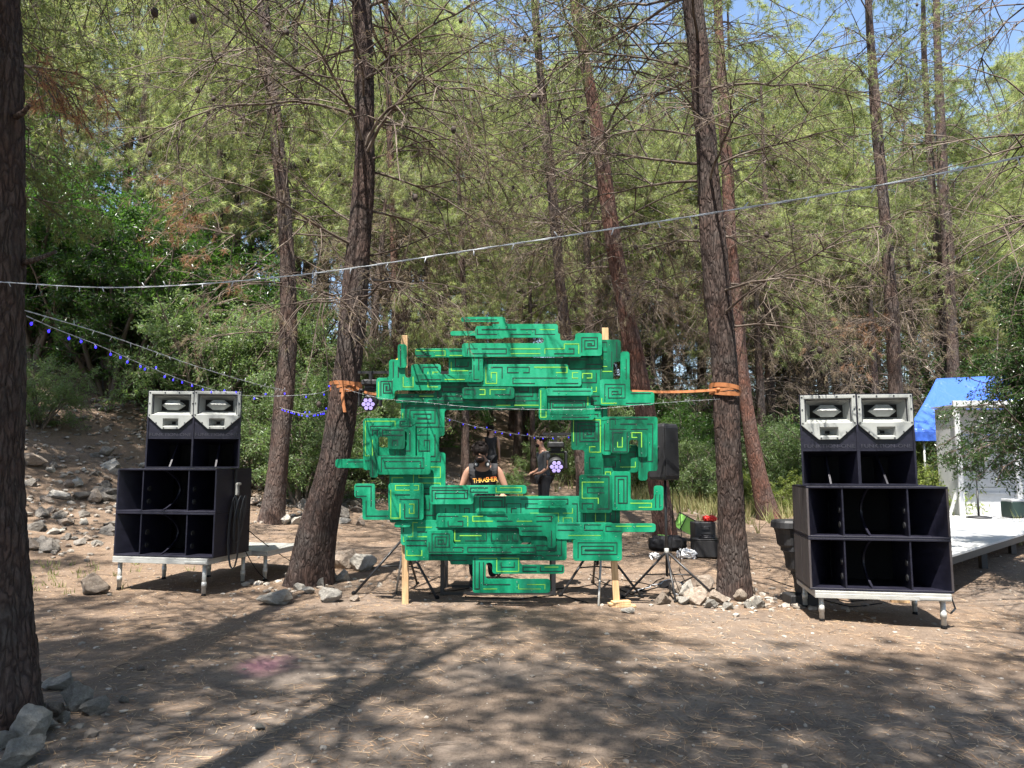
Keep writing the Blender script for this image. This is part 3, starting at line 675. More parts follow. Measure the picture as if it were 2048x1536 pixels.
for i, (px, D, v, s, lf) in enumerate([(840, 32, 2, 1.0, 'leaf_light'), (930, 36, 2, 1.2, 'leaf_light'), (1010, 44, 0, 1.3, 'leaf_light'), (1090, 40, 2, .9, 'leaf'), (1150, 30, 0, .9, 'leaf'), (880, 44, 2, 1.4, 'leaf_light'), (760, 20, 0, .8, 'leaf_light'), (860, 27, 0, 1.0, 'leaf'), (1190, 25, 0, .9, 'leaf_light'), (1020, 21, 3, .6, 'leaf_light'), (1075, 27, 3, 1.0, 'leaf_light')]):
    put_shrub(v, (px-1024)/FPX*D, D, s, rr.uniform(0, 6), 'slope bush '+where(px, D), 'bushes behind the artwork', lf)
for i, (px, D, v, s, lf) in enumerate([(1230, 27, 0, 1.15, 'leaf'), (1310, 30, 2, 1.15, 'leaf'), (1370, 26, 0, 1.1, 'leaf'), (1430, 31, 2, 1.2, 'leaf_light'), (1500, 34, 2, 1.1, 'leaf'), (1560, 28, 0, 1.1, 'leaf_light'),
        (1600, 33, 2, 1.1, 'leaf'), (1660, 29, 0, 1.2, 'leaf'), (1730, 31, 2, 1.2, 'leaf_light'), (1790, 27, 0, 1.0, 'leaf'), (1345, 36, 2, 1.3, 'leaf_light'), (1265, 23, 1, .9, 'leaf_light'), (1345, 24, 0, .8, 'leaf'), (1390, 22, 1, .8, 'leaf_light'), (1560, 23, 1, 1.0, 'leaf_light'), (1640, 22, 0, .8, 'leaf_light'), (1720, 22.5, 1, 1.1, 'leaf'),
        (1480, 25, 1, 1.0, 'leaf_light'), (1780, 24, 0, .9, 'leaf_light'), (1850, 33, 2, 1.3, 'leaf_light'), (1920, 30, 2, 1.3, 'leaf'), (2000, 27, 0, 1.4, 'leaf'), (2070, 24, 2, 1.4, 'leaf')]):
    put_shrub(v, (px-1024)/FPX*D, D, s, rr.uniform(0, 6), 'understorey bush '+where(px, D), 'understorey bushes at the right', lf)
for i, (px, D, s, lf) in enumerate([(1500, 21, 1.0, 'leaf_yellow'), (1560, 22, 1.1, 'leaf_light'), (1600, 20.5, 1.0, 'leaf_yellow'), (1535, 24, 1.2, 'leaf_light'), (1470, 24, 1.1, 'leaf_yellow'), (1425, 23, .8, 'leaf_light'), (1845, 19, 1.5, 'leaf_yellow'), (1875, 21, 1.9, 'leaf_yellow'), (1820, 23, 1.6, 'leaf_light')]):
    put_shrub(3, (px-1024)/FPX*D, D, s, rr.uniform(0, 6), 'low sunlit yellow-green plant '+where(px, D), 'low sunlit undergrowth', lf, name='undergrowth_plant', cat='plant')
# broadleaf tree reaching over the white booth at the right edge
def broadleaf():
    D = 10.5; base = Vector((xat(2112, D), D, 0)); base.z = tz(base.x, base.y)
    r = thing('broadleaf_tree', 'dark leafy tree at the right edge hanging over the white booth', 'tree', base)
    global rng
    rng = np.random.default_rng(77)
    tr = [Vector((0, 0, -.1)), Vector((-.03, .02, .8)), Vector((-.1, 0, 1.6)), Vector((-.05, .05, 2.6)), Vector((.1, 0, 3.8)), Vector((.1, 0, 4.6))]
    mesh_obj('trunk', trunk_mesh('trunk', tr, [.10, .085, .08, .06, .04, .015], 50, 14, 3, 0, flare=.3), MT['bark'], r)
    ax = axis_fn(tr)
    N = 64; z = rng.uniform(1.75, 4.5, N); st = np.array([ax(q) for q in z]); az = rng.uniform(0, 6.28, N); az[:34] = rng.uniform(2.3, 4.3, 34)
    el = np.radians(rng.uniform(-22, 45, N)); d = np.stack([np.cos(az)*np.cos(el), np.sin(az)*np.cos(el), np.sin(el)], 1)
    P = curves(st, d, rng.uniform(.7, 1.25, N)*np.where(z < 2.5, 1.45, np.where(z > 3.3, .8, .4)), 9, .55, .13)
    parts = [tubes(P, np.full((N, 9), .02)*np.linspace(1, .25, 9)[None], 5)]
    idx = np.repeat(np.arange(N), 13); P2 = children(P, None, idx, rng.uniform(.2, 1, len(idx)), np.radians(rng.uniform(25, 75, len(idx))), 6, rng.uniform(.2, .55, len(idx)), .5, .18)
    parts.append(tubes(P2, np.full((len(P2), 6), .005)*np.linspace(1, .4, 6)[None], 3))
    i3 = np.repeat(np.arange(len(P2)), 4); P3 = children(P2, None, i3, rng.uniform(.2, 1, len(i3)), np.radians(rng.uniform(20, 70, len(i3))), 4, rng.uniform(.08, .25, len(i3)), .4, .2)
    parts.append(tubes(P3, np.full((len(P3), 4), .0025), 3))
    k = np.repeat(np.arange(len(P3)), 13); p, tg = on_curve(P3, k, rng.uniform(.1, 1, len(k))); c = p+rng.normal(0, .035, p.shape)
    u = nrm(rng.normal(0, 1, c.shape)+tg*.6); nn = rng.normal(0, 1, c.shape); nn[:, 2] = np.abs(nn[:, 2])+.4; v = nrm(np.cross(nn, u))
    s = .026*rng.uniform(.6, 1.3, len(c))[:, None]; u = u*s; v = v*s*.4; f = nrm(np.cross(u, v))*s*.12
    V = np.stack([c-u, c+v+f, c+u, c-v+f], 1).reshape(-1, 3)
    mesh_obj('branches', np_mesh('branches', *merge(parts), True), MT['twig'], r)
    mesh_obj('crown', np_mesh('crown', V, np.arange(len(V)).reshape(-1, 4)), MT['leaf_dark'], r)
broadleaf()
# dead red-needled sprays
def spray(px, py, D, label, seed, nb, L, leftward):
    global rng
    rng = np.random.default_rng(seed); p = W(px, py, D)
    r = thing('dead_branch', label, 'branch', p)
    N = nb; az = rng.uniform(-.6, .6, N)+(math.pi if leftward else 0); el = rng.uniform(-.7, .45, N)
    d = np.stack([np.cos(az)*np.cos(el), np.sin(az)*.5, np.sin(el)], 1); st = np.zeros((N, 3))
    P = curves(st, d, rng.uniform(.5, 1, N)*L, 8, .5, .16); parts = [tubes(P, np.full((N, 8), .010)*np.linspace(1, .3, 8)[None], 4)]
    idx = np.repeat(np.arange(N), 8); P2 = children(P, None, idx, rng.uniform(.3, 1, len(idx)), np.radians(rng.uniform(20, 60, len(idx))), 5, rng.uniform(.15, .45, len(idx)), .5, .16)
    parts.append(tubes(P2, np.full((len(P2), 5), .004), 3))
    mesh_obj('twigs', np_mesh('twigs', *merge(parts), True), MT['twig'], r)
    mesh_obj('needles', np_mesh('needles', *tufts(P2, 26, .12, .0065, .8, .55, .2)), MT['needle_red'], r)
spray(1790, 640, 17.3, 'spray of dead reddish-brown needles on the slim pine above the right horns', 401, 10, 2.0, True)
spray(420, 400, 12, 'spray of dead orange-brown needles hanging left of the slender pine, upper one', 402, 6, 1.2, True)
spray(470, 470, 12, 'spray of dead brown needles hanging left of the slender pine, lower one', 403, 6, 1.4, True)
spray(40, 130, 5.6, 'spray of faded orange needles on the trunk at the left edge', 404, 4, .9, False)

# ------------------------------------------------------------------ rocks
def rock_mesh(seed, sub=2):
    import bmesh
    r = random.Random(seed); bm = bmesh.new(); bmesh.ops.create_icosphere(bm, subdivisions=sub+1, radius=1)
    planes = [(Vector((r.gauss(0, 1), r.gauss(0, 1), r.gauss(0, 1))).normalized(), r.uniform(.46, .78)) for _ in range(12)]
    for v in bm.verts:
        for n_, d_ in planes:
            k = v.co.dot(n_)
            if k > d_: v.co -= n_*(k-d_)*.96
        q = v.co; v.co *= 1+.05*math.sin(q.x*7+seed)*math.sin(q.y*8)+.04*math.sin(q.z*13+q.x*9)
    for v in bm.verts: v.co += Vector((r.gauss(0, .01), r.gauss(0, .01), r.gauss(0, .01)))
    me = bpy.data.meshes.new('rock'); bm.to_mesh(me); bm.free(); me.materials.append(None); return me
RM = [rock_mesh(s) for s in range(9)]; RS = [rock_mesh(s+50, 1) for s in range(6)]
rr = random.Random(31)
def rock(p, s, label, group=None, m='rock', sink=.25, flat=.7, small=False):
    o = bpy.data.objects.new('rock', rr.choice(RS if small else RM)); COL.objects.link(o)
    sc = (s*rr.uniform(.85, 1.2), s*rr.uniform(.75, 1.1), s*flat*rr.uniform(.8, 1.15)); o.scale = sc
    o.rotation_euler = (rr.uniform(-.3, .3), rr.uniform(-.3, .3), rr.uniform(0, 6.28)); o.location = (p[0], p[1], p[2]+sc[2]*(1-2*sink)*.8)
    o.material_slots[0].link = 'OBJECT'; o.material_slots[0].material = MT[m]; return tag(o, label, 'rock', group)
# pile at the foot of the left-edge pine
for (px, py, w, lab, m) in [(40, 1515, 95, 'pale slab in the bottom left corner, nearest of the pile', 'rock'), (60, 1470, 100, 'broad flat grey rock just above the corner slab', 'rock'), (22, 1410, 70, 'dark grey block at the left edge of the pile', 'rock'),
        (65, 1420, 45, 'small tan rock below the pine foot', 'rock_tan'), (110, 1425, 55, 'brownish upright rock beside the pine foot', 'rock_tan'), (150, 1410, 75, 'pale angular rock at the right of the pile', 'rock'),
        (185, 1420, 60, 'flat grey rock at the far right end of the pile', 'rock'), (125, 1372, 60, 'dark bluish rock at the top of the pile', 'rock'), (95, 1375, 30, 'pale little rock under the dark top rock', 'rock'),
        (5, 1440, 40, 'small grey rock cut by the left picture edge', 'rock'), (30, 1450, 45, 'grey rock between the dark block and the flat one', 'rock'), (88, 1450, 60, 'sloping grey rock right of the middle of the pile', 'rock'),
        (8, 1490, 45, 'rounded grey rock at the left edge above the corner slab', 'rock'), (128, 1440, 30, 'small pale rock in front of the angular one', 'rock')]:
    p = G(px, py+w*.12); rock(p, w/2*p.y/FPX*.98, lab, 'rocks piled at the foot of the left pine', m, .10, .80)
for (px, py, w, lab) in [(188, 1170, 56, 'lone pale rock left of the left speaker platform'), (548, 1190, 62, 'brown rock beside the red can'), (658, 1190, 42, 'rounded pale rock in front of the leaning pine'), (710, 1195, 24, 'small upright rock left of the wooden post'),
        (660, 1150, 36, 'grey rock against the leaning pine foot, left one'), (686, 1152, 34, 'grey rock against the leaning pine foot, right one'), (640, 1165, 26, 'small grey rock touching the leaning pine'), (618, 1178, 30, 'low grey rock at the middle of the leaning pine foot'), (598, 1172, 26, 'low rock at the left of the leaning pine foot'), (690, 1118, 60, 'wide tan rock behind the leaning pine'), (725, 1125, 50, 'pale rock behind the tripod leg'),
        (1325, 1195, 44, 'tan rock at the foot of the speaker tripod'), (1375, 1180, 50, 'pale rock left of the strapped right pine'), (1410, 1165, 52, 'squarish rock against the strapped right pine'), (1395, 1190, 60, 'broad pale rock in front of the strapped right pine'), (1440, 1195, 44, 'low rock at the left foot of the right pine'), (1480, 1190, 40, 'white-faced rock at the right foot of the right pine'), (1500, 1180, 36, 'pale rock right of the strapped pine'), (1516, 1205, 34, 'small rock farther right of the strapped pine'), (1350, 1175, 40, 'flat rock near the tripod leg'), (1420, 1205, 34, 'small low rock before the right pine'), (1455, 1210, 30, 'pebbly rock before the right pine'), (1495, 1208, 26, 'little tan rock before the right pine'), (1365, 1200, 30, 'little rock in front of the broad pale one'),
        (282, 1335, 20, 'small round pale stone on the open ground'), (506, 1424, 16, 'small white stone in the foreground'), (520, 1452, 22, 'flat dark stone in the foreground'), (247, 1397, 26, 'grey stone half sunk right of the pile'), (636, 1312, 15, 'tiny grey stone below the pink patch'), (1255, 1218, 26, 'flat stone beside the plank foot')]:
    p = G(px, py+w*.3); rock(p, w/2*p.y/FPX*1.05, lab, 'scattered clearing rocks', 'rock_tan' if w % 4 == 0 else 'rock', .15, .78)
for i in range(230):   # stony bank at the left
    px = rr.uniform(45, 620) if i < 200 else rr.uniform(620, 760); py = rr.uniform(900, 1100) if px < 240 else rr.uniform(930, 1050)
    p = G(px, py); w = rr.choice([14, 18, 24, 30, 40, 50])*rr.uniform(.8, 1.1)
    if p.y > 40: continue
    rock(p, w/2*p.y/FPX*.95, 'bank rock '+where(px, p.y), 'rocks on the left bank', rr.choice(['rock', 'rock_dark', 'rock_tan', 'rock_dark']), .3, .65, w < 22)
for i in range(60):
    px = rr.uniform(1240, 1600) if i < 40 else rr.uniform(885, 1150); py = rr.uniform(955, 1010) if i < 40 else rr.uniform(900, 995)
    p = G(px, py); w = rr.choice([8, 12, 16, 22])
    if p.y > 60: continue
    rock(p, w/2*p.y/FPX, 'floor stone '+where(px, p.y), 'stones behind the stage', rr.choice(['rock', 'rock_tan']), .3, .6, True)

# ------------------------------------------------------------------ litter, pebbles, grass (uncountable)
rng = np.random.default_rng(5)
def scatter_xy(N, ymin=1.8, ymax=20, pw=1.6):
    y = ymin+(ymax-ymin)*rng.uniform(0, 1, N)**pw; x = (rng.uniform(-1, 1, N))*(y*.74+.5); return x, y
x, y = scatter_xy(42000, 2.2, 17, 1.5); z = terrain(x, y)
keepm = (fbm(x*.9, y*.9, 3, 40)+.07*np.clip((y-5)/5, -1, 1)) > -.06; x, y, z = x[keepm], y[keepm], z[keepm]
az = rng.uniform(0, 6.28, len(x)); L = rng.uniform(.03, .075, len(x)); w = rng.uniform(.0009, .0018, len(x))*(1+y*.12)
dx, dy = np.cos(az), np.sin(az); lift = rng.uniform(.002, .02, len(x))
V = np.stack([np.stack([x-dx*L-dy*w, y-dy*L+dx*w, z+.004], 1), np.stack([x-dx*L+dy*w, y-dy*L-dx*w, z+.006], 1), np.stack([x+dx*L, y+dy*L, z+lift], 1)], 1).reshape(-1, 3)
o = mesh_obj('needle_litter', np_mesh('needle_litter', V, np.arange(len(V)).reshape(-1, 3)), MT['straw']); tag(o, kind='stuff')
ico = RS[0]; iv = np.array([v.co[:] for v in ico.vertices]); 
import bmesh
bm = bmesh.new(); bmesh.ops.create_icosphere(bm, subdivisions=1, radius=1); iv = np.array([v.co[:] for v in bm.verts]); jf = np.array([[v.index for v in f.verts] for f in bm.faces]); bm.free()
def pebbles(name, x, y, s, m):
    N = len(x); z = terrain(x, y); sc = s[:, None]*rng.uniform(.6, 1.2, (N, 3))*np.array([1, 1, .55]); a = rng.uniform(0, 6.28, N)
    P = iv[None]*(1+rng.normal(0, .16, (N, len(iv), 1)))*sc[:, None]; X = P[..., 0]*np.cos(a)[:, None]-P[..., 1]*np.sin(a)[:, None]; Y = P[..., 0]*np.sin(a)[:, None]+P[..., 1]*np.cos(a)[:, None]
    V = np.stack([X+x[:, None], Y+y[:, None], P[..., 2]+z[:, None]+sc[:, None, 2]*.3], -1).reshape(-1, 3); F = (jf[None]+np.arange(N)[:, None, None]*len(iv)).reshape(-1, 3)
    o = mesh_obj(name, np_mesh(name, V, F), m); tag(o, kind='stuff'); return o
x, y = scatter_xy(4200, 2.2, 18, 1.3); pebbles('pebbles', x, y, .004+.014*rng.uniform(0, 1, len(x))**3*(1+y*.08)+y*.0003, MT['pebble'])
# rubble on the bank and by the trees
rx, ry = [], []
for cx, cy, n_, sg in ((-4.0+1.2, 10.2, 60, .5), (2.9, 9.4, 140, .55), (-3.2, 4.6, 60, .4)):
    rx.append(rng.normal(cx, sg, n_)); ry.append(rng.normal(cy, sg*.7, n_))
y = rng.uniform(11, 24, 3200); x = -7.4+(y-12)*.45-rng.uniform(-1.5, 9, 3200); rx.append(x); ry.append(y)
y = rng.uniform(18, 45, 500); x = rng.uniform(-3, 18, 500); rx.append(x); ry.append(y)
x = np.concatenate(rx); y = np.concatenate(ry); pebbles('rubble', x, y, .015+.05*rng.uniform(0, 1, len(x))**2+y*.0012, MT['pebble'])
# sticks
b = MB(); r2 = random.Random(4)
for i in range(90):
    yy = 2.5+9*r2.random()**1.2; xx = r2.uniform(-1, 1)*yy*.7; a = r2.uniform(0, 6.28); Ls = r2.uniform(.06, .35)
    pts = []
    for k in range(5):
        a += r2.uniform(-.3, .3); xx += math.cos(a)*Ls/4; yy += math.sin(a)*Ls/4; pts.append((xx, yy, tz(xx, yy)+.010+.006*math.sin(k)))
    b.tube(pts, [.004, .004, .003, .003, .002], 4)
o = b.build('fallen_twigs', MT['twig']); tag(o, kind='stuff')
# grass tufts
def grass(N, cx, cy, sx, sy, h, name, m):
    x = rng.normal(cx, sx, N); y = rng.normal(cy, sy, N); z = terrain(x, y); k = 5
    x = np.repeat(x, k)+rng.normal(0, .03, N*k); y = np.repeat(y, k)+rng.normal(0, .03, N*k); z = np.repeat(z, k)
    hh = h*rng.uniform(.4, 1.2, N*k); lx = rng.normal(0, .35, N*k)*hh; ly = rng.normal(0, .35, N*k)*hh; w = .004+.0004*y
    V = np.stack([np.stack([x-w, y, z], 1), np.stack([x+w, y, z], 1), np.stack([x+lx, y+ly, z+hh], 1)], 1).reshape(-1, 3)
    o = mesh_obj(name, np_mesh(name, V, np.arange(len(V)).reshape(-1, 3)), m); tag(o, kind='stuff')
grass(2600, 8.5, 23, 2.6, 2.5, .5, 'dry_grass', MT['grass']); grass(60, -6.6, 10.3, .8, .5, .10, 'grass_tufts', MT['grass'])

# ------------------------------------------------------------------ speakers
def sub_bin(n_label, loc, rz, side_mat, bulge, group='bass bins'):
    WW, H, DP = 1.42, .548, .80; th = .022
    r = thing('bass_speaker', n_label, 'speaker', loc, rz, group)
    b = MB()
    b.box((0, DP/2, th/2), (WW, DP, th), ch=.003); b.box((0, DP/2, H-th/2), (WW, DP, th), ch=.003)
    b.build('cabinet', MT['navy'], r)
    MB().box((0, DP-.02, H/2), (WW-.004, .02, H-2*th)).build('back_panel', MT['rubber_and_shade'], r)  # coloured black to paint in the shade deep inside the bin
    for s in (-1, 1):
        MB().box((s*(WW/2-th/2), DP*.24, H/2), (th, DP*.48-.004, H-2*th), ch=.002).build('side_panel', side_mat, r)
        MB().box((s*(WW/2-th/2), DP*.74, H/2), (th, DP*.52-.006, H-2*th), ch=.002).build('side_panel', side_mat, r)
    xl, xr = -WW/2+.26*WW, -WW/2+.72*WW; dd = .60
    for s, xx in ((-1, xl), (1, xr)):
        x0 = s*(WW/2-th); x1 = xx+s*.02
        b = MB(); n_ = Vector((dd, -(x1-x0), 0)).normalized()*.012*s
        b.add([(x0, .004, th), (x1, dd, th), (x1, dd, H-th), (x0, .004, H-th), (x0+n_.x, .004+n_.y, th), (x1+n_.x, dd+n_.y, th), (x1+n_.x, dd+n_.y, H-th), (x0+n_.x, .004+n_.y, H-th)],
              [(0, 1, 2, 3), (7, 6, 5, 4), (0, 4, 5, 1), (3, 2, 6, 7), (0, 3, 7, 4), (1, 5, 6, 2)]).build('horn_flare', MT['navy'], r)
        MB().box((xx, .31, H/2), (.018, .60, H-2*th), ch=.003).build('divider', MT['navy'], r)
    # curved brace: front edge recedes in the middle
    prof = [(dd, th), ]; n = 18; xc = -WW/2+.455*WW
    pts = []
    for i in range(n+1):
        t = i/n; z = th+(H-2*th)*t; yy = .03+.34*math.sin(math.pi*t)**.8; pts.append((yy, z))
    b = MB(); vs = []; fs = []
    for i, (yy, z) in enumerate(pts):
        for dx, dy in ((-.011, 0), (.011, 0), (.011, .05), (-.011, .05)): vs.append((xc+dx, yy+dy, z))
    for i in range(n):
        for k in range(4): fs.append((i*4+k, i*4+(k+1) % 4, (i+1)*4+(k+1) % 4, (i+1)*4+k))
    b.add(vs, fs).build('curved_brace', MT['navy'], r)
    # port collars on the divider faces
    for xx in (xl, xr):
        for k in range(2):
            for zz_ in (.13+.16*k,):
                MB().tube([(xx-.016, .13, zz_), (xx+.016, .13, zz_)], .038, 14).build('port', MT['screw'], r)
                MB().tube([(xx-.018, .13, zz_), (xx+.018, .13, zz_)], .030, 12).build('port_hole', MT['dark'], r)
    return r
def loop_fill(name, outer, holes, y0, y1, m, parent, bevel=0):
    loops = [outer]+holes; b = MB(); allv = []
    tri = geometry.tessellate_polygon([[Vector((x, z, 0)) for x, z in lp] for lp in loops])
    flat = [p for lp in loops for p in lp]; n = len(flat)
    vs = [(x, y0, z) for x, z in flat]+[(x, y1, z) for x, z in flat]
    fs = []
    for a, b_, c in tri:
        ax, az = flat[a]; bx, bz = flat[b_]; cx, cz = flat[c]
        if (bx-ax)*(cz-az)-(bz-az)*(cx-ax) > 0: fs += [(a, b_, c), (c+n, b_+n, a+n)]
        else: fs += [(c, b_, a), (a+n, b_+n, c+n)]
    o = 0
    for lp in loops:
        k = len(lp); ar = sum(lp[i][0]*lp[(i+1) % k][1]-lp[(i+1) % k][0]*lp[i][1] for i in range(k))
        for i in range(k):
            q = (o+i, o+i+n, o+(i+1) % k+n, o+(i+1) % k)
            fs.append(q if (ar > 0) == (lp is loops[0]) or (ar > 0) else tuple(reversed(q)))
        o += k
    b.add(vs, fs); return b.build(name, m, parent, bevel=bevel)
def top_box(n_label, loc, rz):
    w, H, DP = .59, 1.0, .62; th = .02; mh = .375*H
    r = thing('horn_speaker', n_label, 'speaker', loc, rz, 'horn-loaded top speakers')
    b = MB()
    wb = w*.62   # trapezoid body, narrower at the back
    for z0, z1 in ((0, th), (H-th, H)):
        b.add([(-w/2, 0, z0), (w/2, 0, z0), (wb/2, DP, z0), (-wb/2, DP, z0), (-w/2, 0, z1), (w/2, 0, z1), (wb/2, DP, z1), (-wb/2, DP, z1)], [(3, 2, 1, 0), (4, 5, 6, 7), (0, 1, 5, 4), (1, 2, 6, 5), (2, 3, 7, 6), (3, 0, 4, 7)])
    for s in (-1, 1):
        b.add([(s*w/2, .002, th), (s*(w/2-th), .002, th), (s*(wb/2-th), DP, th), (s*wb/2, DP, th), (s*w/2, .002, H-th), (s*(w/2-th), .002, H-th), (s*(wb/2-th), DP, H-th), (s*wb/2, DP, H-th)], [(0, 1, 5, 4), (1, 2, 6, 5), (2, 3, 7, 6), (3, 0, 4, 7)])
    b.box((0, DP-.02, H/2), (wb-2*th, .02, H-2*th)); b.build('cabinet', MT['navy'], r)
    # baffle with the big horn cut-out
    def P(u, v): return ((u-.5)*w, H*(1-v))   # u,v in the front picture of the box
    out = [(-w/2+th, mh), (w/2-th, mh), (w/2-th, H-th), (-w/2+th, H-th)]
    hole = [P(.115, .065), P(.885, .065), P(.885, .315), P(.66, .46), P(.34, .46), P(.115, .315)]
    loop_fill('baffle', out, [hole], .012, .030, MT['navy'], r)
    MB().add([(-w/2+th, .03, mh), (w/2-th, .03, mh), (w*.33, DP*.7, mh-.06), (-w*.33, DP*.7, mh-.06)], [(0, 1, 2, 3)]).build('mouth_roof', MT['navy'], r)
    MB().box((0, DP*.75, mh/2), (w*.66, .02, mh)).build('mouth_back', MT['rubber_and_shade'], r)  # black colour stands for the shade at the back of the mouth
    for s in (-1, 1):
        MB().add([(s*(w/2-th-.001), .01, th), (s*.15, DP*.7, th), (s*.15, DP*.7, mh-.06), (s*(w/2-th-.001), .01, mh-.002)], [(0, 1, 2, 3)]).build('mouth_flare', MT['navy'], r)
    # brace in the mouth: thin blade, front edge slopes back
    b = MB(); b.add([(-.01, .03, th), (.01, .03, th), (.01, .34, mh-.03), (-.01, .34, mh-.03), (-.01, .42, th), (.01, .42, th), (.01, .42, mh-.05), (-.01, .42, mh-.05)],
                    [(0, 1, 2, 3), (5, 4, 7, 6), (0, 3, 7, 4), (1, 5, 6, 2), (3, 2, 6, 7), (0, 4, 5, 1)]); b.build('brace', MT['navy'], r)
    # moulded flange
    fo = [P(.022, .012), P(.978, .012), P(.978, .34), P(.68, .5), P(.32, .5), P(.022, .34)]
    h1 = [P(.09, .050), P(.91, .050), P(.91, .315), P(.09, .315)]; h2 = [P(.34, .365), P(.66, .365), P(.66, .465), P(.34, .465)]
    loop_fill('horn_flange', fo, [h1, h2], -.012, .012, MT['horn'], r, bevel=.004)
    def funnel(h, dep, su, sv, off=(0, 0)):
        cx = sum(p[0] for p in h)/4; cz = sum(p[1] for p in h)/4; vs = []
        for t, y in ((1, -.004), (.62, dep*.45), (None, dep)):
            for (x, z) in h:
                if t is None: vs.append((cx+off[0]+(x-cx)*su, y, cz+off[1]+(z-cz)*sv))
                else: vs.append((cx+(x-cx)*(t*.35+.65 if t < 1 else 1)*(1 if t == 1 else .9), y, cz+(z-cz)*(1 if t == 1 else .62)))
        fs = [(i*4+k, i*4+(k+1) % 4, (i+1)*4+(k+1) % 4, (i+1)*4+k) for i in range(2) for k in range(4)]
        return MB().add(vs, fs)
    f = funnel(h1, .26, .42, .20); f.build('midrange_horn', MT['horn'], r)
    cx = sum(p[0] for p in h1)/4; cz = sum(p[1] for p in h1)/4
    MB().box((cx, .15, cz), (.36, .01, .19)).build('horn_throat_shade', MT['dark'], r)  # black plate inside the horn, standing in for the throat shadow
    f = funnel(h2, .12, .25, .3); f.build('treble_horn', MT['horn'], r)
    c2z = sum(p[1] for p in h2)/4; MB().box((0, .125, c2z), (.06, .01, .05)).build('treble_throat_shade', MT['dark'], r)  # small black plate likewise painting the shade of the treble throat
    # phase plug: long faceted bullet across the mouth
    a, hh, yf = .150, .066, .030
    vs = [(-a, .09, cz-.004), (-a*.45, .075, cz+hh), (a*.45, .075, cz+hh), (a, .09, cz-.004), (a*.45, .075, cz-hh), (-a*.45, .075, cz-hh), (-a*.62, yf, cz+.006), (a*.62, yf, cz+.006), (-a*.35, .24, cz), (a*.35, .24, cz)]
    fs = [(0, 6, 1), (1, 6, 7, 2), (2, 7, 3), (0, 5, 6), (6, 5, 4, 7), (7, 4, 3), (0, 1, 8), (1, 2, 9, 8), (2, 3, 9), (3, 4, 9), (4, 5, 8, 9), (5, 0, 8)]
    MB().add(vs, fs).build('phase_plug', MT['horn'], r)
    for (u, v) in [(.05, .03), (.36, .028), (.66, .028), (.95, .03), (.05, .17), (.95, .17), (.05, .32), (.95, .32), (.2, .42), (.8, .42), (.36, .485), (.64, .485)]:
        x, z = P(u, v); MB().tube([(x, -.017, z), (x, -.010, z)], .0085, 8).build('screw', MT['screw'], r)
    M_ = Matrix.Translation((0, .012, mh+.035)) @ Matrix.Rotation(R(90), 4, 'X')
    text_mesh('maker_name', 'FUNKTION-ONE', .058, mat('name_relief', (.032, .032, .045), .5), r, M_, .004, 1.05, 1.16)
    return r
def deck(label, loc, rz, w, d, h, side):
    r = thing('platform', label, 'platform', loc, rz, 'aluminium speaker platforms')
    b = MB(); b.box((0, d/2, h-.014), (w, d, .026), ch=.002).build('deck_top', MT['alu'], r)
    for (c, dm) in (((0, .02, h-.052), (w, .04, .048)), ((0, d-.02, h-.052), (w, .04, .048)), ((-w/2+.02, d/2, h-.052), (.04, d-.08, .048)), ((w/2-.02, d/2, h-.052), (.04, d-.08, .048))):
        MB().box(c, dm, ch=.003).build('rail', MT['alu'], r)
    MB().box((w/2-.16, -.006, h-.05), (.3, .012, .026), ch=.002).build('clamp_bar', MT['alu'], r)
    M4 = Matrix.Rotation(rz, 4, 'Z')
    for x in (-w/2+.07, w/2-.07):
        for y in (.06, d-.08):
            wp = M4 @ Vector((x, y, 0)); gz = tz(loc[0]+wp.x, loc[1]+wp.y)-loc[2]
            lg = MB().tube([(x, y, gz+.03), (x, y, h-.078)], .026, 14).build('leg', MT['alu'], r)
            MB().tube([(x, y, gz+.10), (x, y, gz+.17)], .031, 14).build('collar', MT['alu'], lg)
            MB().tube([(x, y, gz-.01), (x, y, gz+.035)], [.034, .022], 12).build('foot', MT['rubber_and_shade'], lg)
    return r
# left stack: front right corner at (-3.66, 9.4)
YL = -R(12); ZL = 1.57-2*.55
cL = Vector((-3.66-.725*math.cos(R(12)), 9.4+.725*math.sin(R(12)), 0)); gl = tz(cL.x, cL.y)
deck('aluminium platform under the left speaker stack', (cL.x-.03, cL.y-.02, gl), YL, 1.34, 1.0, ZL-gl-.004, 1)
deck('bare aluminium platform corner sticking out behind the left speaker stack', (cL.x+.55, cL.y+.98, gl), YL, 1.0, 1.0, ZL-gl-.02, 1)
sub_bin('lower bass bin of the left stack, with three openings, on the aluminium platform', (cL.x, cL.y, ZL), YL, MT['navy'], 1)
sub_bin('upper bass bin of the left stack, right under the two horn boxes', (cL.x, cL.y, ZL+.55), YL, MT['navy'], 1)
def lp(px, D): return (px-1024)/FPX*D
top_box('left horn box on top of the left stack', (lp(337, 9.60), 9.66, ZL+1.102), R(6))
top_box('right horn box on top of the left stack', (lp(430, 9.60), 9.66, ZL+1.102), R(13))
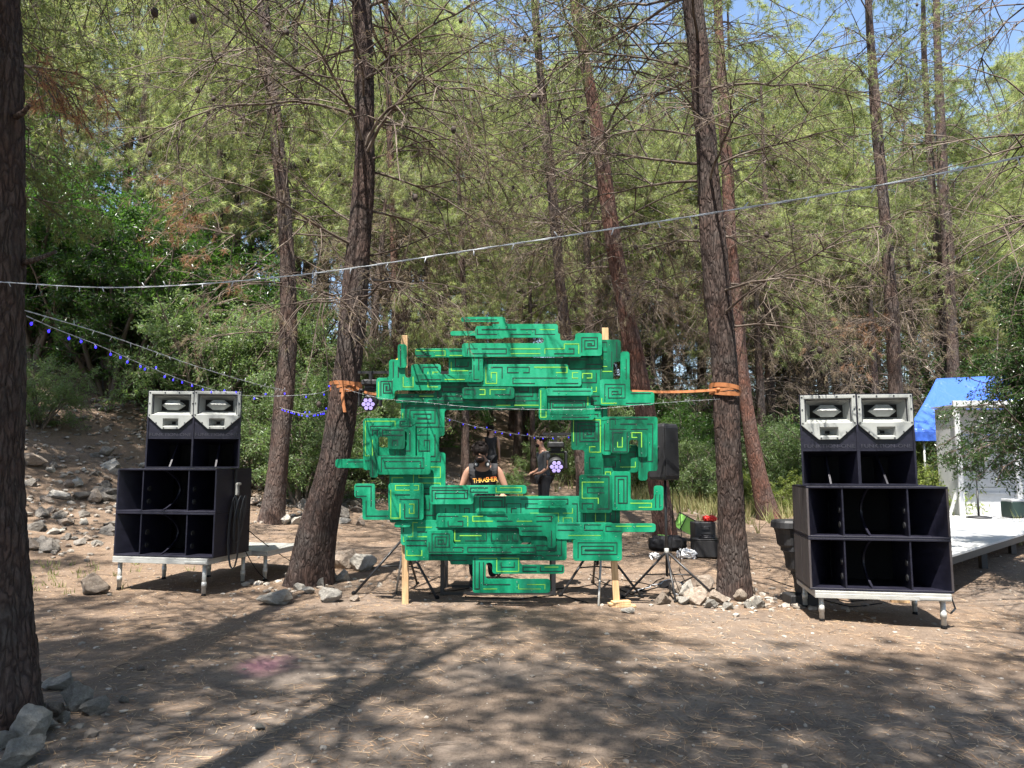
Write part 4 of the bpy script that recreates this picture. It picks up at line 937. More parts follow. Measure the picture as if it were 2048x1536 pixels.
# right stack: front left corner at (3.17, 8.1)
YR = -R(10); ZR = 1.385-2*.55
cR = Vector((3.19+.71*math.cos(R(10)), 8.21-.71*math.sin(R(10)), 0)); gr_ = tz(cR.x, cR.y)
deck('aluminium platform under the right speaker stack', (cR.x-.0, cR.y-.02, gr_), YR, 1.34, 1.0, ZR-gr_-.004, 1)
sub_bin('lower bass bin of the right stack, standing on the aluminium platform', (cR.x, cR.y, ZR), YR, MT['navy_dust'], 1)
sub_bin('upper bass bin of the right stack, its dusty top under the horn boxes', (cR.x, cR.y, ZR+.55), YR, MT['navy_dust'], 1)
top_box('left horn box on top of the right stack', (lp(1657, 8.2)+.01, 8.22, ZR+1.102), -R(15))
top_box('right horn box on top of the right stack', (lp(1764, 8.2)+.01, 8.14, ZR+1.102), -R(8))

# ratchet strap on the left stack
def ribbon(pts, w, th=.004, wdir=(0, 1, 0)):
    b = MB(); wd = Vector(wdir).normalized(); vs = []; L = len(pts); pts = [Vector(p) for p in pts]
    for i, p in enumerate(pts):
        tdir = (pts[min(i+1, L-1)]-pts[max(i-1, 0)]).normalized(); nn_ = tdir.cross(wd).normalized()*th/2
        vs += [p+wd*w/2+nn_, p-wd*w/2+nn_, p-wd*w/2-nn_, p+wd*w/2-nn_]
    fs = [(i*4+k, i*4+(k+1) % 4, (i+1)*4+(k+1) % 4, (i+1)*4+k) for i in range(L-1) for k in range(4)]+[(0, 1, 2, 3), tuple(reversed(range(4*L-4, 4*L)))]
    return b.add(vs, fs)
ml = Matrix.Rotation(YL, 4, 'Z')
def LS(x, y, z): v = ml @ Vector((x, y, 0)); return Vector((cL.x+v.x, cL.y+v.y, z))
rt = thing('ratchet_strap', 'dark ratchet strap hanging in loops on the side of the left stack', 'strap', LS(.74, .42, ZL))
O = rt.location.copy(); wd = (ml @ Vector((0, 1, 0)))
ribbon([LS(.732, .40, ZL+1.098), LS(.733, .40, .9+.42), LS(.733, .40, ZL+.02)], .045, .004, wd).build('webbing', MT['webbing'], rt, O)
b = MB(); b.box(LS(.752, .40, 1.30), (.03, .055, .15), ml.to_3x3(), .006); b.box(LS(.772, .40, 1.37), (.02, .09, .03), ml.to_3x3(), .004).build('ratchet', MT['alu'], rt, O)
r3 = random.Random(3)
for k, lo in enumerate((.30, .62, .86)):
    off = .34+.055*k
    pts = []
    for i in range(15):
        t = i/14; an = math.pi*2*t
        pts.append(LS(.765+.02*k+.03*math.sin(an+k), off+.07*math.sin(an)+.01*k, 1.22-(1.22-lo)*(.5-.5*math.cos(an))**.8))
    ribbon(pts, .04, .003, wd).build('loose_webbing', MT['webbing'], rt, O)
mr_ = Matrix.Rotation(YR, 4, 'Z')
def RSp(x, y, z): v = mr_ @ Vector((x, y, 0)); return Vector((cR.x+v.x, cR.y+v.y, z))
rt2 = thing('ratchet_strap', 'dark strap end looping down beside the right leg of the right platform', 'strap', RSp(.76, .3, gr_))
ribbon([RSp(.745, .25, 1.0), RSp(.75, .26, .5), RSp(.76, .27, .25), RSp(.78, .2, .10), RSp(.70, .12, .06), RSp(.62, .12, .12), RSp(.60, .15, .24)], .045, .004, mr_ @ Vector((0, 1, 0))).build('webbing', MT['webbing'], rt2, rt2.location.copy())

# ------------------------------------------------------------------ the green artwork
AY = 8.95
def union_loops(rects):
    xs = sorted({r_[0] for r_ in rects} | {r_[2] for r_ in rects}); ys = sorted({r_[1] for r_ in rects} | {r_[3] for r_ in rects})
    ins = {}
    for i in range(len(xs)-1):
        for j in range(len(ys)-1):
            cx = (xs[i]+xs[i+1])/2; cy = (ys[j]+ys[j+1])/2
            ins[i, j] = any(a < cx < c and b_ < cy < d for a, b_, c, d in rects)
    E = {}
    def e(a, b_): E.setdefault(a, []).append(b_)
    for (i, j), v in ins.items():
        if not v: continue
        if not ins.get((i, j-1)): e((i, j), (i+1, j))
        if not ins.get((i+1, j)): e((i+1, j), (i+1, j+1))
        if not ins.get((i, j+1)): e((i+1, j+1), (i, j+1))
        if not ins.get((i-1, j)): e((i, j+1), (i, j))
    loops = []
    while E:
        s = next(iter(E)); cur = s; lp_ = [s]; prev = None
        while True:
            opts = E[cur]; nx = opts.pop() if len(opts) == 1 or prev is None else opts.pop(max(range(len(opts)), key=lambda k: (cur[0]-prev[0])*(opts[k][1]-cur[1])-(cur[1]-prev[1])*(opts[k][0]-cur[0])))
            if not E[cur]: del E[cur]
            prev = cur; cur = nx
            if cur == s: break
            lp_.append(cur)
        pts = [(xs[i], ys[j]) for i, j in lp_]; out = []
        for k in range(len(pts)):
            a, b_, c = pts[k-1], pts[k], pts[(k+1) % len(pts)]
            if (b_[0]-a[0])*(c[1]-b_[1])-(b_[1]-a[1])*(c[0]-b_[0]) != 0: out.append(b_)
        loops.append(out)
    return loops
def round_loop(pts, Rd):
    out = []; n = len(pts)
    for k in range(n):
        a, b_, c = [Vector(p) for p in (pts[k-1], pts[k], pts[(k+1) % n])]
        r_ = min(Rd, (a-b_).length*.48, (c-b_).length*.48)
        u = (a-b_).normalized(); v = (c-b_).normalized(); p0 = b_+u*r_; cen = b_+u*r_+v*r_
        for q in range(5):
            an = q/4*math.pi/2; out.append(cen-v*r_*math.cos(an)-u*r_*math.sin(an))
    return out
def A2(px, py):   # picture position of the sheet -> place on the upright sheet
    p = W(px, py, AY); return (p.x, p.z)
base_art = Vector((W(1010, 1000, AY).x, AY, 0)); base_art.z = tz(base_art.x, AY)
art = thing('artwork', 'large green layered maze-patterned sheet artwork on two wooden posts', 'artwork', base_art)
BOARDS = [
 (3.0, [(923, 637, 1010, 647), (999, 637, 1011, 660), (985, 651, 1115, 678), (952, 655, 1007, 680), (902, 665, 955, 674), (1087, 670, 1119, 700), (925, 689, 1160, 716), (1119, 684, 1152, 716), (1149, 669, 1202, 714)]),
 (2.6, [(832, 699, 932, 717), (905, 699, 967, 717), (945, 699, 967, 766), (831, 750, 967, 766)]),
 (0.9, [(898, 712, 960, 752)]),
 (3.1, [(798, 691, 816, 738)]),
 (2.1, [(780, 721, 812, 770), (755, 757, 883, 782), (755, 757, 791, 800), (824, 730, 883, 770)]),
 (1.05, [(791, 788, 1005, 806), (870, 762, 1005, 806), (960, 716, 1204, 816)]),
 (2.0, [(935, 742, 1162, 774), (968, 730, 1136, 745)]),
 (0.5, [(1160, 680, 1241, 724), (1162, 720, 1226, 790)]),
 (2.35, [(1239, 705, 1257, 770), (1198, 760, 1258, 812), (1198, 785, 1306, 811)]),
 (3.05, [(1077, 778, 1093, 840), (1077, 823, 1186, 841), (1170, 812, 1187, 841)]),
 (2.75, [(1090, 778, 1184, 793)]), (1.6, [(1093, 790, 1180, 824)]),
 (1.9, [(925, 776, 1029, 799)]),
 (.45, [(1165, 780, 1215, 850)]),
 (0.0, [(802, 800, 1085, 820), (802, 800, 889, 872), (802, 860, 878, 990), (779, 940, 890, 1045), (868, 905, 891, 1000)]),
 (1.5, [(728, 837, 759, 940), (729, 837, 832, 862), (815, 837, 832, 925), (759, 895, 820, 925)]),
 (2.4, [(742, 856, 759, 955), (748, 857, 812, 874), (778, 857, 812, 899)]),
 (3.0, [(757, 912, 863, 949), (845, 905, 863, 949)]),
 (1.0, [(672, 918, 740, 936)]),
 (1.8, [(711, 967, 752, 995), (727, 967, 752, 1039), (727, 1020, 800, 1039)]),
 (2.55, [(779, 966, 849, 1039)]),
 (1.7, [(790, 1044, 823, 1054)]),
 (0.55, [(802, 1040, 905, 1090), (880, 992, 1165, 1085)]),
 (1.3, [(811, 1074, 870, 1120), (811, 1098, 1133, 1120), (1062, 1066, 1133, 1120), (901, 1110, 946, 1128)]),
 (2.9, [(856, 1059, 908, 1106), (856, 1087, 1073, 1106)]),
 (2.85, [(861, 974, 948, 1008), (861, 970, 1053, 987)]),
 (1.95, [(874, 1026, 1110, 1054), (1038, 1026, 1110, 1071), (1094, 1026, 1111, 1095)]),
 (1.45, [(1111, 1044, 1225, 1078)]),
 (1.15, [(906, 1056, 1045, 1088)]),
 (2.2, [(1145, 1078, 1242, 1120), (1205, 1046, 1242, 1120), (1205, 1046, 1309, 1063)]),
 (2.05, [(946, 1110, 972, 1184), (946, 1156, 1100, 1184), (985, 1112, 1040, 1140), (985, 1128, 1128, 1146), (965, 1112, 1000, 1124)]),
 (1.25, [(1142, 835, 1205, 900), (1168, 880, 1206, 960)]),
 (0.05, [(1174, 890, 1276, 945), (1205, 940, 1225, 1055), (1165, 1010, 1240, 1055)]),
 (2.0, [(1202, 834, 1311, 862), (1290, 834, 1313, 942), (1275, 890, 1293, 961), (1202, 834, 1222, 910)]),
 (2.7, [(1219, 862, 1292, 880), (1219, 862, 1256, 907), (1274, 862, 1292, 915)]),
 (3.0, [(1157, 949, 1175, 1025), (1157, 949, 1222, 1025)]),
 (2.5, [(1221, 943, 1259, 1020), (1221, 999, 1324, 1020), (1305, 971, 1324, 1020)]),
 (2.15, [(955, 1022, 1010, 1028), (1075, 1000, 1131, 1011)]),
]
def inside(rects, x, y, mg):
    for a, b_, c, d in rects:
        if a <= x <= c and b_ <= y <= d: break
    else: return False
    for dx, dy in ((mg, 0), (-mg, 0), (0, mg), (0, -mg)):
        if not any(a <= x+dx <= c and b_ <= y+dy <= d for a, b_, c, d in rects): return False
    return True
ra = random.Random(17)
SPIRALS = [(794, 978, 838, 1026, 7), (1162, 678, 1193, 706, 6), (866, 1066, 900, 1098, 6), (1050, 1032, 1096, 1064, 7), (766, 916, 850, 943, 7), (1228, 952, 1252, 1012, 6.5), (1208, 770, 1248, 804, 7), (764, 764, 786, 792, 5), (1100, 802, 1170, 820, 5), (1155, 1084, 1232, 1114, 7), (960, 995, 1010, 1020, 6), (866, 980, 936, 1002, 6), (812, 812, 878, 862, 8), (1152, 845, 1196, 890, 7), (985, 722, 1090, 738, 5)]
done_sp = set()
def paint_lines(rects, dens=1.0):
    x0 = min(r_[0] for r_ in rects); x1 = max(r_[2] for r_ in rects); y0 = min(r_[1] for r_ in rects); y1 = max(r_[3] for r_ in rects)
    g = ra.uniform(8.2, 10.8); ox, oy = ra.uniform(3.5, 6), ra.uniform(4, 6)
    nx = int((x1-x0-ox)/g)+1; ny = int((y1-y0-oy)/g)+1
    nodes = {(i, j) for i in range(nx) for j in range(ny) if inside(rects, x0+ox+i*g, y0+oy+j*g, 2.6)}
    occ = set(); lines = []
    for (sx0, sy0, sx1, sy1, stp) in SPIRALS:
        if not (inside(rects, sx0, sy0, 1) and inside(rects, sx1, sy1, 1) and inside(rects, sx0, sy1, 1) and inside(rects, sx1, sy0, 1)): continue
        if (sx0, sy0) in done_sp: continue
        done_sp.add((sx0, sy0)); a, b_, c, d = sx0, sy0, sx1, sy1; pts = [(a, d), (a, b_), (c, b_), (c, d)]
        while c-a > 2.2*stp and d-b_ > 2.2*stp:
            a += stp; d -= stp; pts.append((a, d+0)) if len(pts) % 4 else pts.append((a, d)); pts[-2] = (pts[-2][0], d); b_ += stp; pts.append((a, b_)); c -= stp; pts.append((c, b_)); pts.append((c, d-stp*.0))
        lines.append((pts, False))
        for nd in list(nodes):
            X_, Y_ = x0+ox+nd[0]*g, y0+oy+nd[1]*g
            if sx0-3 < X_ < sx1+3 and sy0-3 < Y_ < sy1+3: nodes.discard(nd)
    order = sorted(nodes); ra.shuffle(order)
    for s in order:
        if s in occ: continue
        path = [s]; cur = s; used = {s}; d = ra.choice([(1, 0), (-1, 0), (1, 0), (-1, 0), (0, 1), (0, -1)])
        spiral = ra.random() < .5; turn = ra.choice((1, -1)); run = ra.randint(3, 9); nturn = ra.randint(2, 7 if spiral else 4)
        for k in range(nturn+1):
            L = max(1, run-k//2*2) if spiral else ra.choice([1, 2, 3, 5, 7])*(2 if d[1] == 0 else 1)
            st = 0
            while st < L:
                nx_ = (cur[0]+d[0], cur[1]+d[1])
                if nx_ not in nodes or nx_ in occ or nx_ in used: break
                cur = nx_; used.add(cur); st += 1
            if st == 0 and k: break
            path.append(cur)
            if not spiral: turn = ra.choice((1, -1))
            d = (-d[1]*turn, d[0]*turn)
        if len(used) < 4 or ra.random() < .25: continue
        occ |= used
        lines.append(([(x0+ox+i*g, y0+oy+j*g) for i, j in path], ra.random() < .27))
    return lines
for bi, (lev, rects) in enumerate(BOARDS):
    jit = .003*((bi*7) % 5)
    lv = AY-.034*lev-jit*.5
    loops = [round_loop(l, 5.5) for l in union_loops(rects)]
    def ar(l): return sum(l[i][0]*l[(i+1) % len(l)][1]-l[(i+1) % len(l)][0]*l[i][1] for i in range(len(l)))
    loops.sort(key=lambda l: -abs(ar(l)))
    sgn = ar(loops[0]); outers = [l for l in loops if ar(l)*sgn > 0]; holes = [l for l in loops if ar(l)*sgn < 0]
    conv = lambda l: [(A2(p[0], p[1])[0]-base_art.x, A2(p[0], p[1])[1]-base_art.z) for p in l]
    y0 = lv-AY; bo = None
    lines = paint_lines(rects)
    for oi_, ol in enumerate(outers):
        hs = [conv(h) for h in holes] if oi_ == 0 else []
        bo = loop_fill('board', conv(ol), hs, y0, y0+.018, MT['art'], art, bevel=.0025)
        if oi_: continue
        for col, mm in ((False, 'line_black'), (True, 'line_lime')):
            b = MB(); seen = set()
            for pth, c in lines:
                if c != col: continue
                w_ = (1.95 if not col else 1.6)*ra.uniform(.8, 1.1)*.5
                for (xa, ya), (xb, yb) in zip(pth, pth[1:]):
                    if (xa, ya) == (xb, yb): continue
                    xa_, xb_ = min(xa, xb)-w_, max(xa, xb)+w_; ya_, yb_ = min(ya, yb)-w_, max(ya, yb)+w_
                    q = [A2(xa_, ya_), A2(xb_, ya_), A2(xb_, yb_), A2(xa_, yb_)]
                    dy = y0-.0015-.0003*(len(b.f) % 5)
                    b.add([(X-base_art.x, dy, Z-base_art.z) for X, Z in q], [(3, 2, 1, 0)])
            if b.f: b.build('painted_lines', MT[mm], bo)['kind'] = 'stuff'
SB = MB()
for lev, rects in BOARDS:
    for a, b_, c, d in rects[:3]:
        if c-a < 14: continue
        for _ in range(max(1, int((c-a)/28))):
            X, Z = A2(ra.uniform(a+5, c-5), ra.uniform(b_+4, d-4)); SB.tube([(X-base_art.x, -.034*lev-.009, Z-base_art.z), (X-base_art.x, -.034*lev-.004, Z-base_art.z)], .0035, 6)
SB.build('screws', MT['alu'], art)['kind'] = 'stuff'
# posts
for nm, pts in (('post', [(809, 671), (811, 1198)]), ('post', [(1210, 656), (1215, 900), (1233, 1196)])):
    P_ = [W(px, py, AY+.045) for px, py in pts]; P_[-1].z = tz(P_[-1].x, P_[-1].y)-.03+(.07 if len(pts) == 3 else 0)
    b = MB(); vs = []
    for p in P_:
        for dx, dy in ((-.038, -.022), (.038, -.022), (.038, .022), (-.038, .022)): vs.append(p+Vector((dx, dy, 0)))
    fs = [(i*4+k, i*4+(k+1) % 4, (i+1)*4+(k+1) % 4, (i+1)*4+k) for i in range(len(P_)-1) for k in range(4)]+[(3, 2, 1, 0), tuple(range(4*len(P_)-4, 4*len(P_)))]
    b.add(vs, fs).build(nm, MT['lumber'], art, base_art, bevel=.003)
pf = G(1236, 1206)
pk = thing('plank_stack', 'stack of short pine boards under the right post of the artwork', 'boards', (pf.x, AY+.03, pf.z))
for k, (w_, dx) in enumerate(((.30, .02), (.26, -.02), (.22, .0))):
    MB().box((dx, 0, .012+.024*k), (w_, .11-.01*k, .021), Matrix.Rotation(.12*k, 3, 'Z'), .002).build('plank', MT['lumber'], pk)

# ------------------------------------------------------------------ straps, string lights, cables
def world_tube(name, pts, r, m, label, cat, group=None, n=6):
    pts = [Vector(p) for p in pts]; o = pts[0].copy(); ob = MB().tube(pts, r, n).build(name, m, None, o); ob.location = o
    return tag(ob, label, cat, group)
def sag(a, b, s, n=16):
    a, b = Vector(a), Vector(b); return [a.lerp(b, i/n)-Vector((0, 0, s*4*(i/n)*(1-i/n))) for i in range(n+1)]
def wrap_strap(label, px, py, D, rad, to, tail, tilt):
    c = W(px, py, D); r = thing('tie_strap', label, 'strap', c, group='orange tie straps')
    for k in range(3):
        b = MB(); vs = []; n = 36
        for i in range(n):
            a = 2*math.pi*i/n; w = .027; rr_ = rad+.010+.004*k+.004*math.sin(a*7+k)
            z = (k-1)*.026+.03*math.sin(a+k*2)+tilt*math.cos(a)
            for dz in (-w, w): vs.append((math.cos(a)*rr_, math.sin(a)*rr_, z+dz))
        fs = [(2*i, (2*i+2) % (2*n), (2*i+3) % (2*n), 2*i+1) for i in range(n)]
        b.add(vs, fs).build('band', MT['orange'], r)
    MB().sphere((to*rad*.65, -rad*.8, .0), .028, 8, 6, (1.2, .7, .8)).build('knot', MT['orange'], r)
    if tail: ribbon([(-.0+.02, -rad-.02, -.02), (.01, -rad-.035, -.15), (.03, -rad-.04, -.27), (.05, -rad-.045, -.36)], .045, .003, (1, 0, 0)).build('tail', MT['orange'], r)
    return c
cA = wrap_strap('orange strap wrapped round the leaning left pine, loose tail hanging', 692, 775, 10.3, .205, 1, True, .01)
cB = wrap_strap('orange strap wrapped round the pine right of the artwork', 1450, 781, 9.7, .185, -1, False, -.01)
e1 = W(756, 788, AY+.05); e2 = W(1258, 782, AY+.05)
o = ribbon(sag(cA+Vector((.15, -.12, .0)), e1, .03, 8), .035, .004, (0, .4, 1)); s0 = o.v[0].copy(); ob = o.build('tie_strap', MT['orange'], None, s0); ob.location = s0; tag(ob, 'taut orange strap from the left pine to the artwork', 'strap')
o = ribbon(sag(e2, cB+Vector((-.14, -.1, 0)), .02, 8), .035, .004, (0, .4, 1)); s0 = o.v[0].copy(); ob = o.build('tie_strap', MT['orange'], None, s0); ob.location = s0; tag(ob, 'taut orange strap from the artwork to the right pine', 'strap')
def string_light(label, pts, r, bulb_every, bulb, mbulb, wob=.0, blen=.03, n=6, start=0):
    pts = [Vector(p) for p in pts]; O_ = pts[0].copy(); root = thing('string_light', label, 'string lights', O_)
    # resample
    P_ = []; 
    for i in range(len(pts)-1):
        a = pts[max(i-1, 0)]; b0 = pts[i]; c = pts[i+1]; d = pts[min(i+2, len(pts)-1)]
        m_ = max(2, int((c-b0).length/.05))
        for k in range(m_):
            t = k/m_; P_.append(.5*((2*b0)+(c-a)*t+(2*a-5*b0+4*c-d)*t*t+(-a+3*b0-3*c+d)*t**3))
    P_.append(pts[-1])
    for ph in (0, math.pi):
        Q = [p+Vector((0, math.cos(i*1.1+ph), math.sin(i*1.1+ph)))*r*.9 for i, p in enumerate(P_)]
        MB().tube(Q, r, n).build('wire', MT['white_wire'], root, O_)
    acc = 0; nb = 0; jit = 1
    for i in range(1, len(P_)):
        acc += (P_[i]-P_[i-1]).length
        if acc > bulb_every*jit:
            acc = 0; nb += 1; jit = random.uniform(.6, 1.5); dd_ = Vector((random.uniform(-.6, .6), random.uniform(-.3, .3), random.choice((-1, -1, .7)))).normalized()
            st = MB().tube([P_[i], P_[i]+dd_*blen], r*1.1, 5).build('socket', MT['white_wire'], root, O_)
            if mbulb: MB().sphere(P_[i]+dd_*blen*1.15, bulb, 6, 5, (1, 1, 1.3)).build('bulb', mbulb, root, O_)
    return root
string_light('near white light string crossing the whole picture overhead', [W(-60, 560, 4.6), W(0, 564, 4.5), W(250, 575, 4.2), W(580, 552, 3.8), W(985, 494, 3.4), W(1400, 430, 3.0), W(1750, 372, 2.7), W(2110, 300, 2.45)], .0023, .17, 0, None, blen=.03)
string_light('white light string sloping from the left pine behind the left speakers', [W(40, 618, 4.9), W(220, 672, 6.4), W(400, 735, 8.5), W(520, 770, 11), W(570, 780, 14.8)], .0028, .35, 0, None, blen=.04)
string_light('blue light string sloping from the left pine down over the left horns', [W(40, 626, 4.8), W(110, 657, 5.4), W(200, 692, 6.3), W(300, 735, 7.5), W(400, 772, 9), W(480, 790, 9.7), W(560, 792, 10.4), W(640, 786, 10.5), (cA.x-.15, cA.y-.15, cA.z)], .0022, .22, .0095, MT['led_blue'])
string_light('blue light string sagging between the slender pine and the leaning pine', [W(560, 815, 14.7), W(610, 828, 12.8), W(650, 822, 11.3), W(690, 808, 10.2)], .0022, .16, .009, MT['led_blue'])
string_light('blue light string seen through the opening of the artwork', [W(880, 832, 16), W(940, 850, 16), W(1000, 863, 16), W(1060, 872, 16), W(1110, 874, 16), W(1170, 868, 16)], .0018, .20, .0095, MT['led_blue'])
string_light('thin light string draped across the front of the artwork', [W(690, 778, 9.9), W(760, 796, 8.84), W(860, 806, 8.83), W(960, 815, 8.83), W(1090, 819, 8.82), W(1200, 817, 8.82), W(1320, 806, 8.9), W(1440, 798, 9.5)], .0009, .18, 0, None, blen=.03)
rk = random.Random(8)
def ground_cable(pix, r, m, label, group=None, wob=.02):
    pts = []
    for i in range(len(pix)-1):
        a = G(*pix[i]); b_ = G(*pix[i+1])
        for k in range(6):
            p = a.lerp(b_, k/6); p.x += rk.uniform(-wob, wob); p.y += rk.uniform(-wob, wob); p.z = tz(p.x, p.y)+r+.003; pts.append(p)
    return world_tube('cable', pts, r, MT[m], label, 'cable', group)
world_tube('cable', sag(LS(.72, .75, .75), G(578, 1120), .02, 8)+[G(600, 1150)], .006, MT['rubber_and_shade'], 'black cable sloping from the left bass bins to the leaning pine', 'cable')
world_tube('cable', sag(LS(.72, .7, .48), G(588, 1148), .25, 10), .006, MT['rubber_and_shade'], 'black cable drooping under the left platform corner', 'cable')
for i, px in enumerate([[(1110, 1180), (1200, 1168), (1290, 1185), (1330, 1170)], [(1240, 1160), (1330, 1178), (1400, 1150)], [(930, 1195), (1040, 1200), (1120, 1190), (1190, 1210)], [(1180, 1150), (1260, 1190), (1340, 1150)], [(1540, 1160), (1600, 1180), (1700, 1205), (1790, 1195), (1850, 1200)], [(1620, 1195), (1700, 1215), (1780, 1205)], [(860, 1190), (960, 1175), (1100, 1170)]]):
    ground_cable(px, .0065, 'rubber_and_shade', 'black cable lying on the ground under the stage gear', 'black ground cables')
for i, px in enumerate([[(1270, 1185), (1340, 1160), (1390, 1175)], [(1340, 1180), (1380, 1200)], [(990, 1180), (1080, 1190)]]):
    ground_cable(px, .006, 'white_wire', 'white cable tangled on the ground by the speaker tripod', 'white ground cables', .05)

# ------------------------------------------------------------------ DJ table, stands, lights
def dj_table():
    y = 9.55; x0, x1 = W(884, 1190, y).x, W(1108, 1190, y).x; g = tz((x0+x1)/2, y); r = thing('table', 'black folding equipment table behind the artwork', 'table', ((x0+x1)/2, y, g)); w = x1-x0
    MB().box((0, .3, .96), (w+.1, .62, .03), ch=.003).build('table_top', MT['blackplastic'], r)
    for x in (-w/2, w/2):
        for yy in (.04, .56): MB().box((x, yy, .47), (.05, .05, .95), ch=.004).build('leg', MT['black'], r)
    MB().box((0, .02, .03), (w, .035, .035)).build('crossbar', MT['black'], r)
    MB().box((0, .58, .03), (w, .035, .035)).build('crossbar', MT['black'], r)
    for s in (-1, 1): MB().tube([(s*w/2, .3, .92), (-s*w*.1, .3, .06)], .012, 6).build('brace', MT['black'], r)
    for k, x in enumerate((-.48, 0.0, .46)):
        q = thing('mixer', ('left', 'middle', 'right')[k]+' black DJ deck on the equipment table', 'DJ equipment', ((x0+x1)/2+x, y+.28, g+.976), group='DJ decks')
        MB().box((0, 0, .055), (.34, .36, .11), ch=.008).build('housing', MT['blackplastic'], q)
        MB().tube([(0, -.02, .112), (0, -.02, .125)], .10 if k != 1 else .02, 20).build('platter', MT['alu'], q)
        for i in range(6): MB().tube([(-.12+.048*i, .13, .11), (-.12+.048*i, .13, .128)], .009, 8).build('knob', MT['alu'], q)
dj_table()
def light_stand(label, px, D, bar, bary, legs, gy):
    p = W(px, 1180, D); g = tz(p.x, D); r = thing('lighting_stand', label, 'stand', (p.x, D, g), group='black lighting stands')
    zb = W(px, bary, D).z-g
    MB().tube([(0, 0, .35), (0, 0, zb)], .019, 10).build('pole', MT['black'], r)
    MB().box(((bar[0]+bar[1])/2-p.x, 0, zb), (bar[1]-bar[0], .035, .035)).build('crossbar', MT['black'], r)
    MB().tube([(0, 0, .62), (0, 0, .70)], .032, 10).build('collar', MT['black'], r)
    for a in legs:
        a = R(a); e = Vector((math.cos(a)*.62, math.sin(a)*.62, 0)); e.z = tz(p.x+e.x, D+e.y)-g
        l_ = MB().tube([(0, 0, .68), e], .016, 8).build('leg', MT['black'], r); MB().tube([e*.52+Vector((0, 0, .33)), (0, 0, .33)], .010, 6).build('strut', MT['black'], l_)
        MB().sphere(e+Vector((0, 0, .02)), .028, 8, 6).build('foot', MT['rubber_and_shade'], l_)
    return r
light_stand('black lighting stand behind the left part of the artwork, silver-tipped leg', 806, 9.75, (W(716, 745, 9.75).x, W(905, 745, 9.75).x), 745, (200, 320, 80), 1190)
light_stand('black lighting stand behind the right part of the artwork', 1196, 9.9, (W(1086, 868, 9.9).x, W(1215, 868, 9.9).x), 868, (215, 325, 90), 1190)
for px0, px1, y0, y1, lab in ((804, 792, 1110, 1188, 'silver tube leg leaning beside the left wooden post'), (1202, 1197, 1110, 1212, 'dark and silver tube leg left of the right wooden post')):
    a = W(px0, y0, 9.3); c = G(px1, y1); world_tube('stand_leg', [a, c], .014, MT['alu'], lab, 'stand leg')
def moving_head(label, px, py, D, rod, yaw):
    p = W(px, py, D); zt = W(px, rod, D).z-p.z; r = thing('stage_light', label, 'stage light', p, R(yaw), 'hanging moving-head lights')
    MB().box((0, 0, zt/2+.02), (.04, .04, zt-.02)).build('hanging_clamp', MT['black'], r)
    MB().box((0, 0, .04), (.21, .17, .075), ch=.015).build('base', MT['blackplastic'], r)
    MB().box((0, 0, -.02), (.13, .12, .05), ch=.01).build('swivel', MT['blackplastic'], r)
    MB().box((0, 0, -.055), (.29, .09, .03), ch=.008).build('yoke_bar', MT['blackplastic'], r)
    for s in (-1, 1): MB().box((s*.135, 0, -.16), (.03, .10, .22), ch=.012).build('yoke_arm', MT['blackplastic'], r)
    d = Vector((0, -.93, -.36)).normalized(); c = Vector((0, .02, -.20)); rot = Vector((0, 0, 1)).rotation_difference(d).to_matrix()
    hd = MB().tube([c-d*.12, c-d*.09, c+d*.03, c+d*.10, c+d*.12], [.07, .09, .10, .105, .095], 22).build('lamp_head', MT['blackplastic'], r)
    face = c+d*.121; pos = [(0, 0)]+[(math.cos(R(60*k))*.058, math.sin(R(60*k))*.058) for k in range(6)]
    for (u, v) in pos:
        q = face+rot @ Vector((u, v, 0)); MB().tube([q, q+d*.008], .0275, 6, smooth=False).build('lens', MT['led_lens'], hd)
moving_head('moving-head stage light with lit lenses beside the leaning left pine', 741, 772, 9.7, 745, -4)
moving_head('moving-head stage light with lit lenses hanging inside the artwork opening', 1111, 896, 9.85, 868, 3)
MB_ = MB().prism([(0, 0), (.12, 0), (.12, .075)], 0, .02); q = W(786, 722, 9.2); ob = MB_.build('yellow_sign', MT['yellow'], None); ob.location = q; tag(ob, 'corner of a yellow panel showing behind the upper left of the artwork', 'panel')
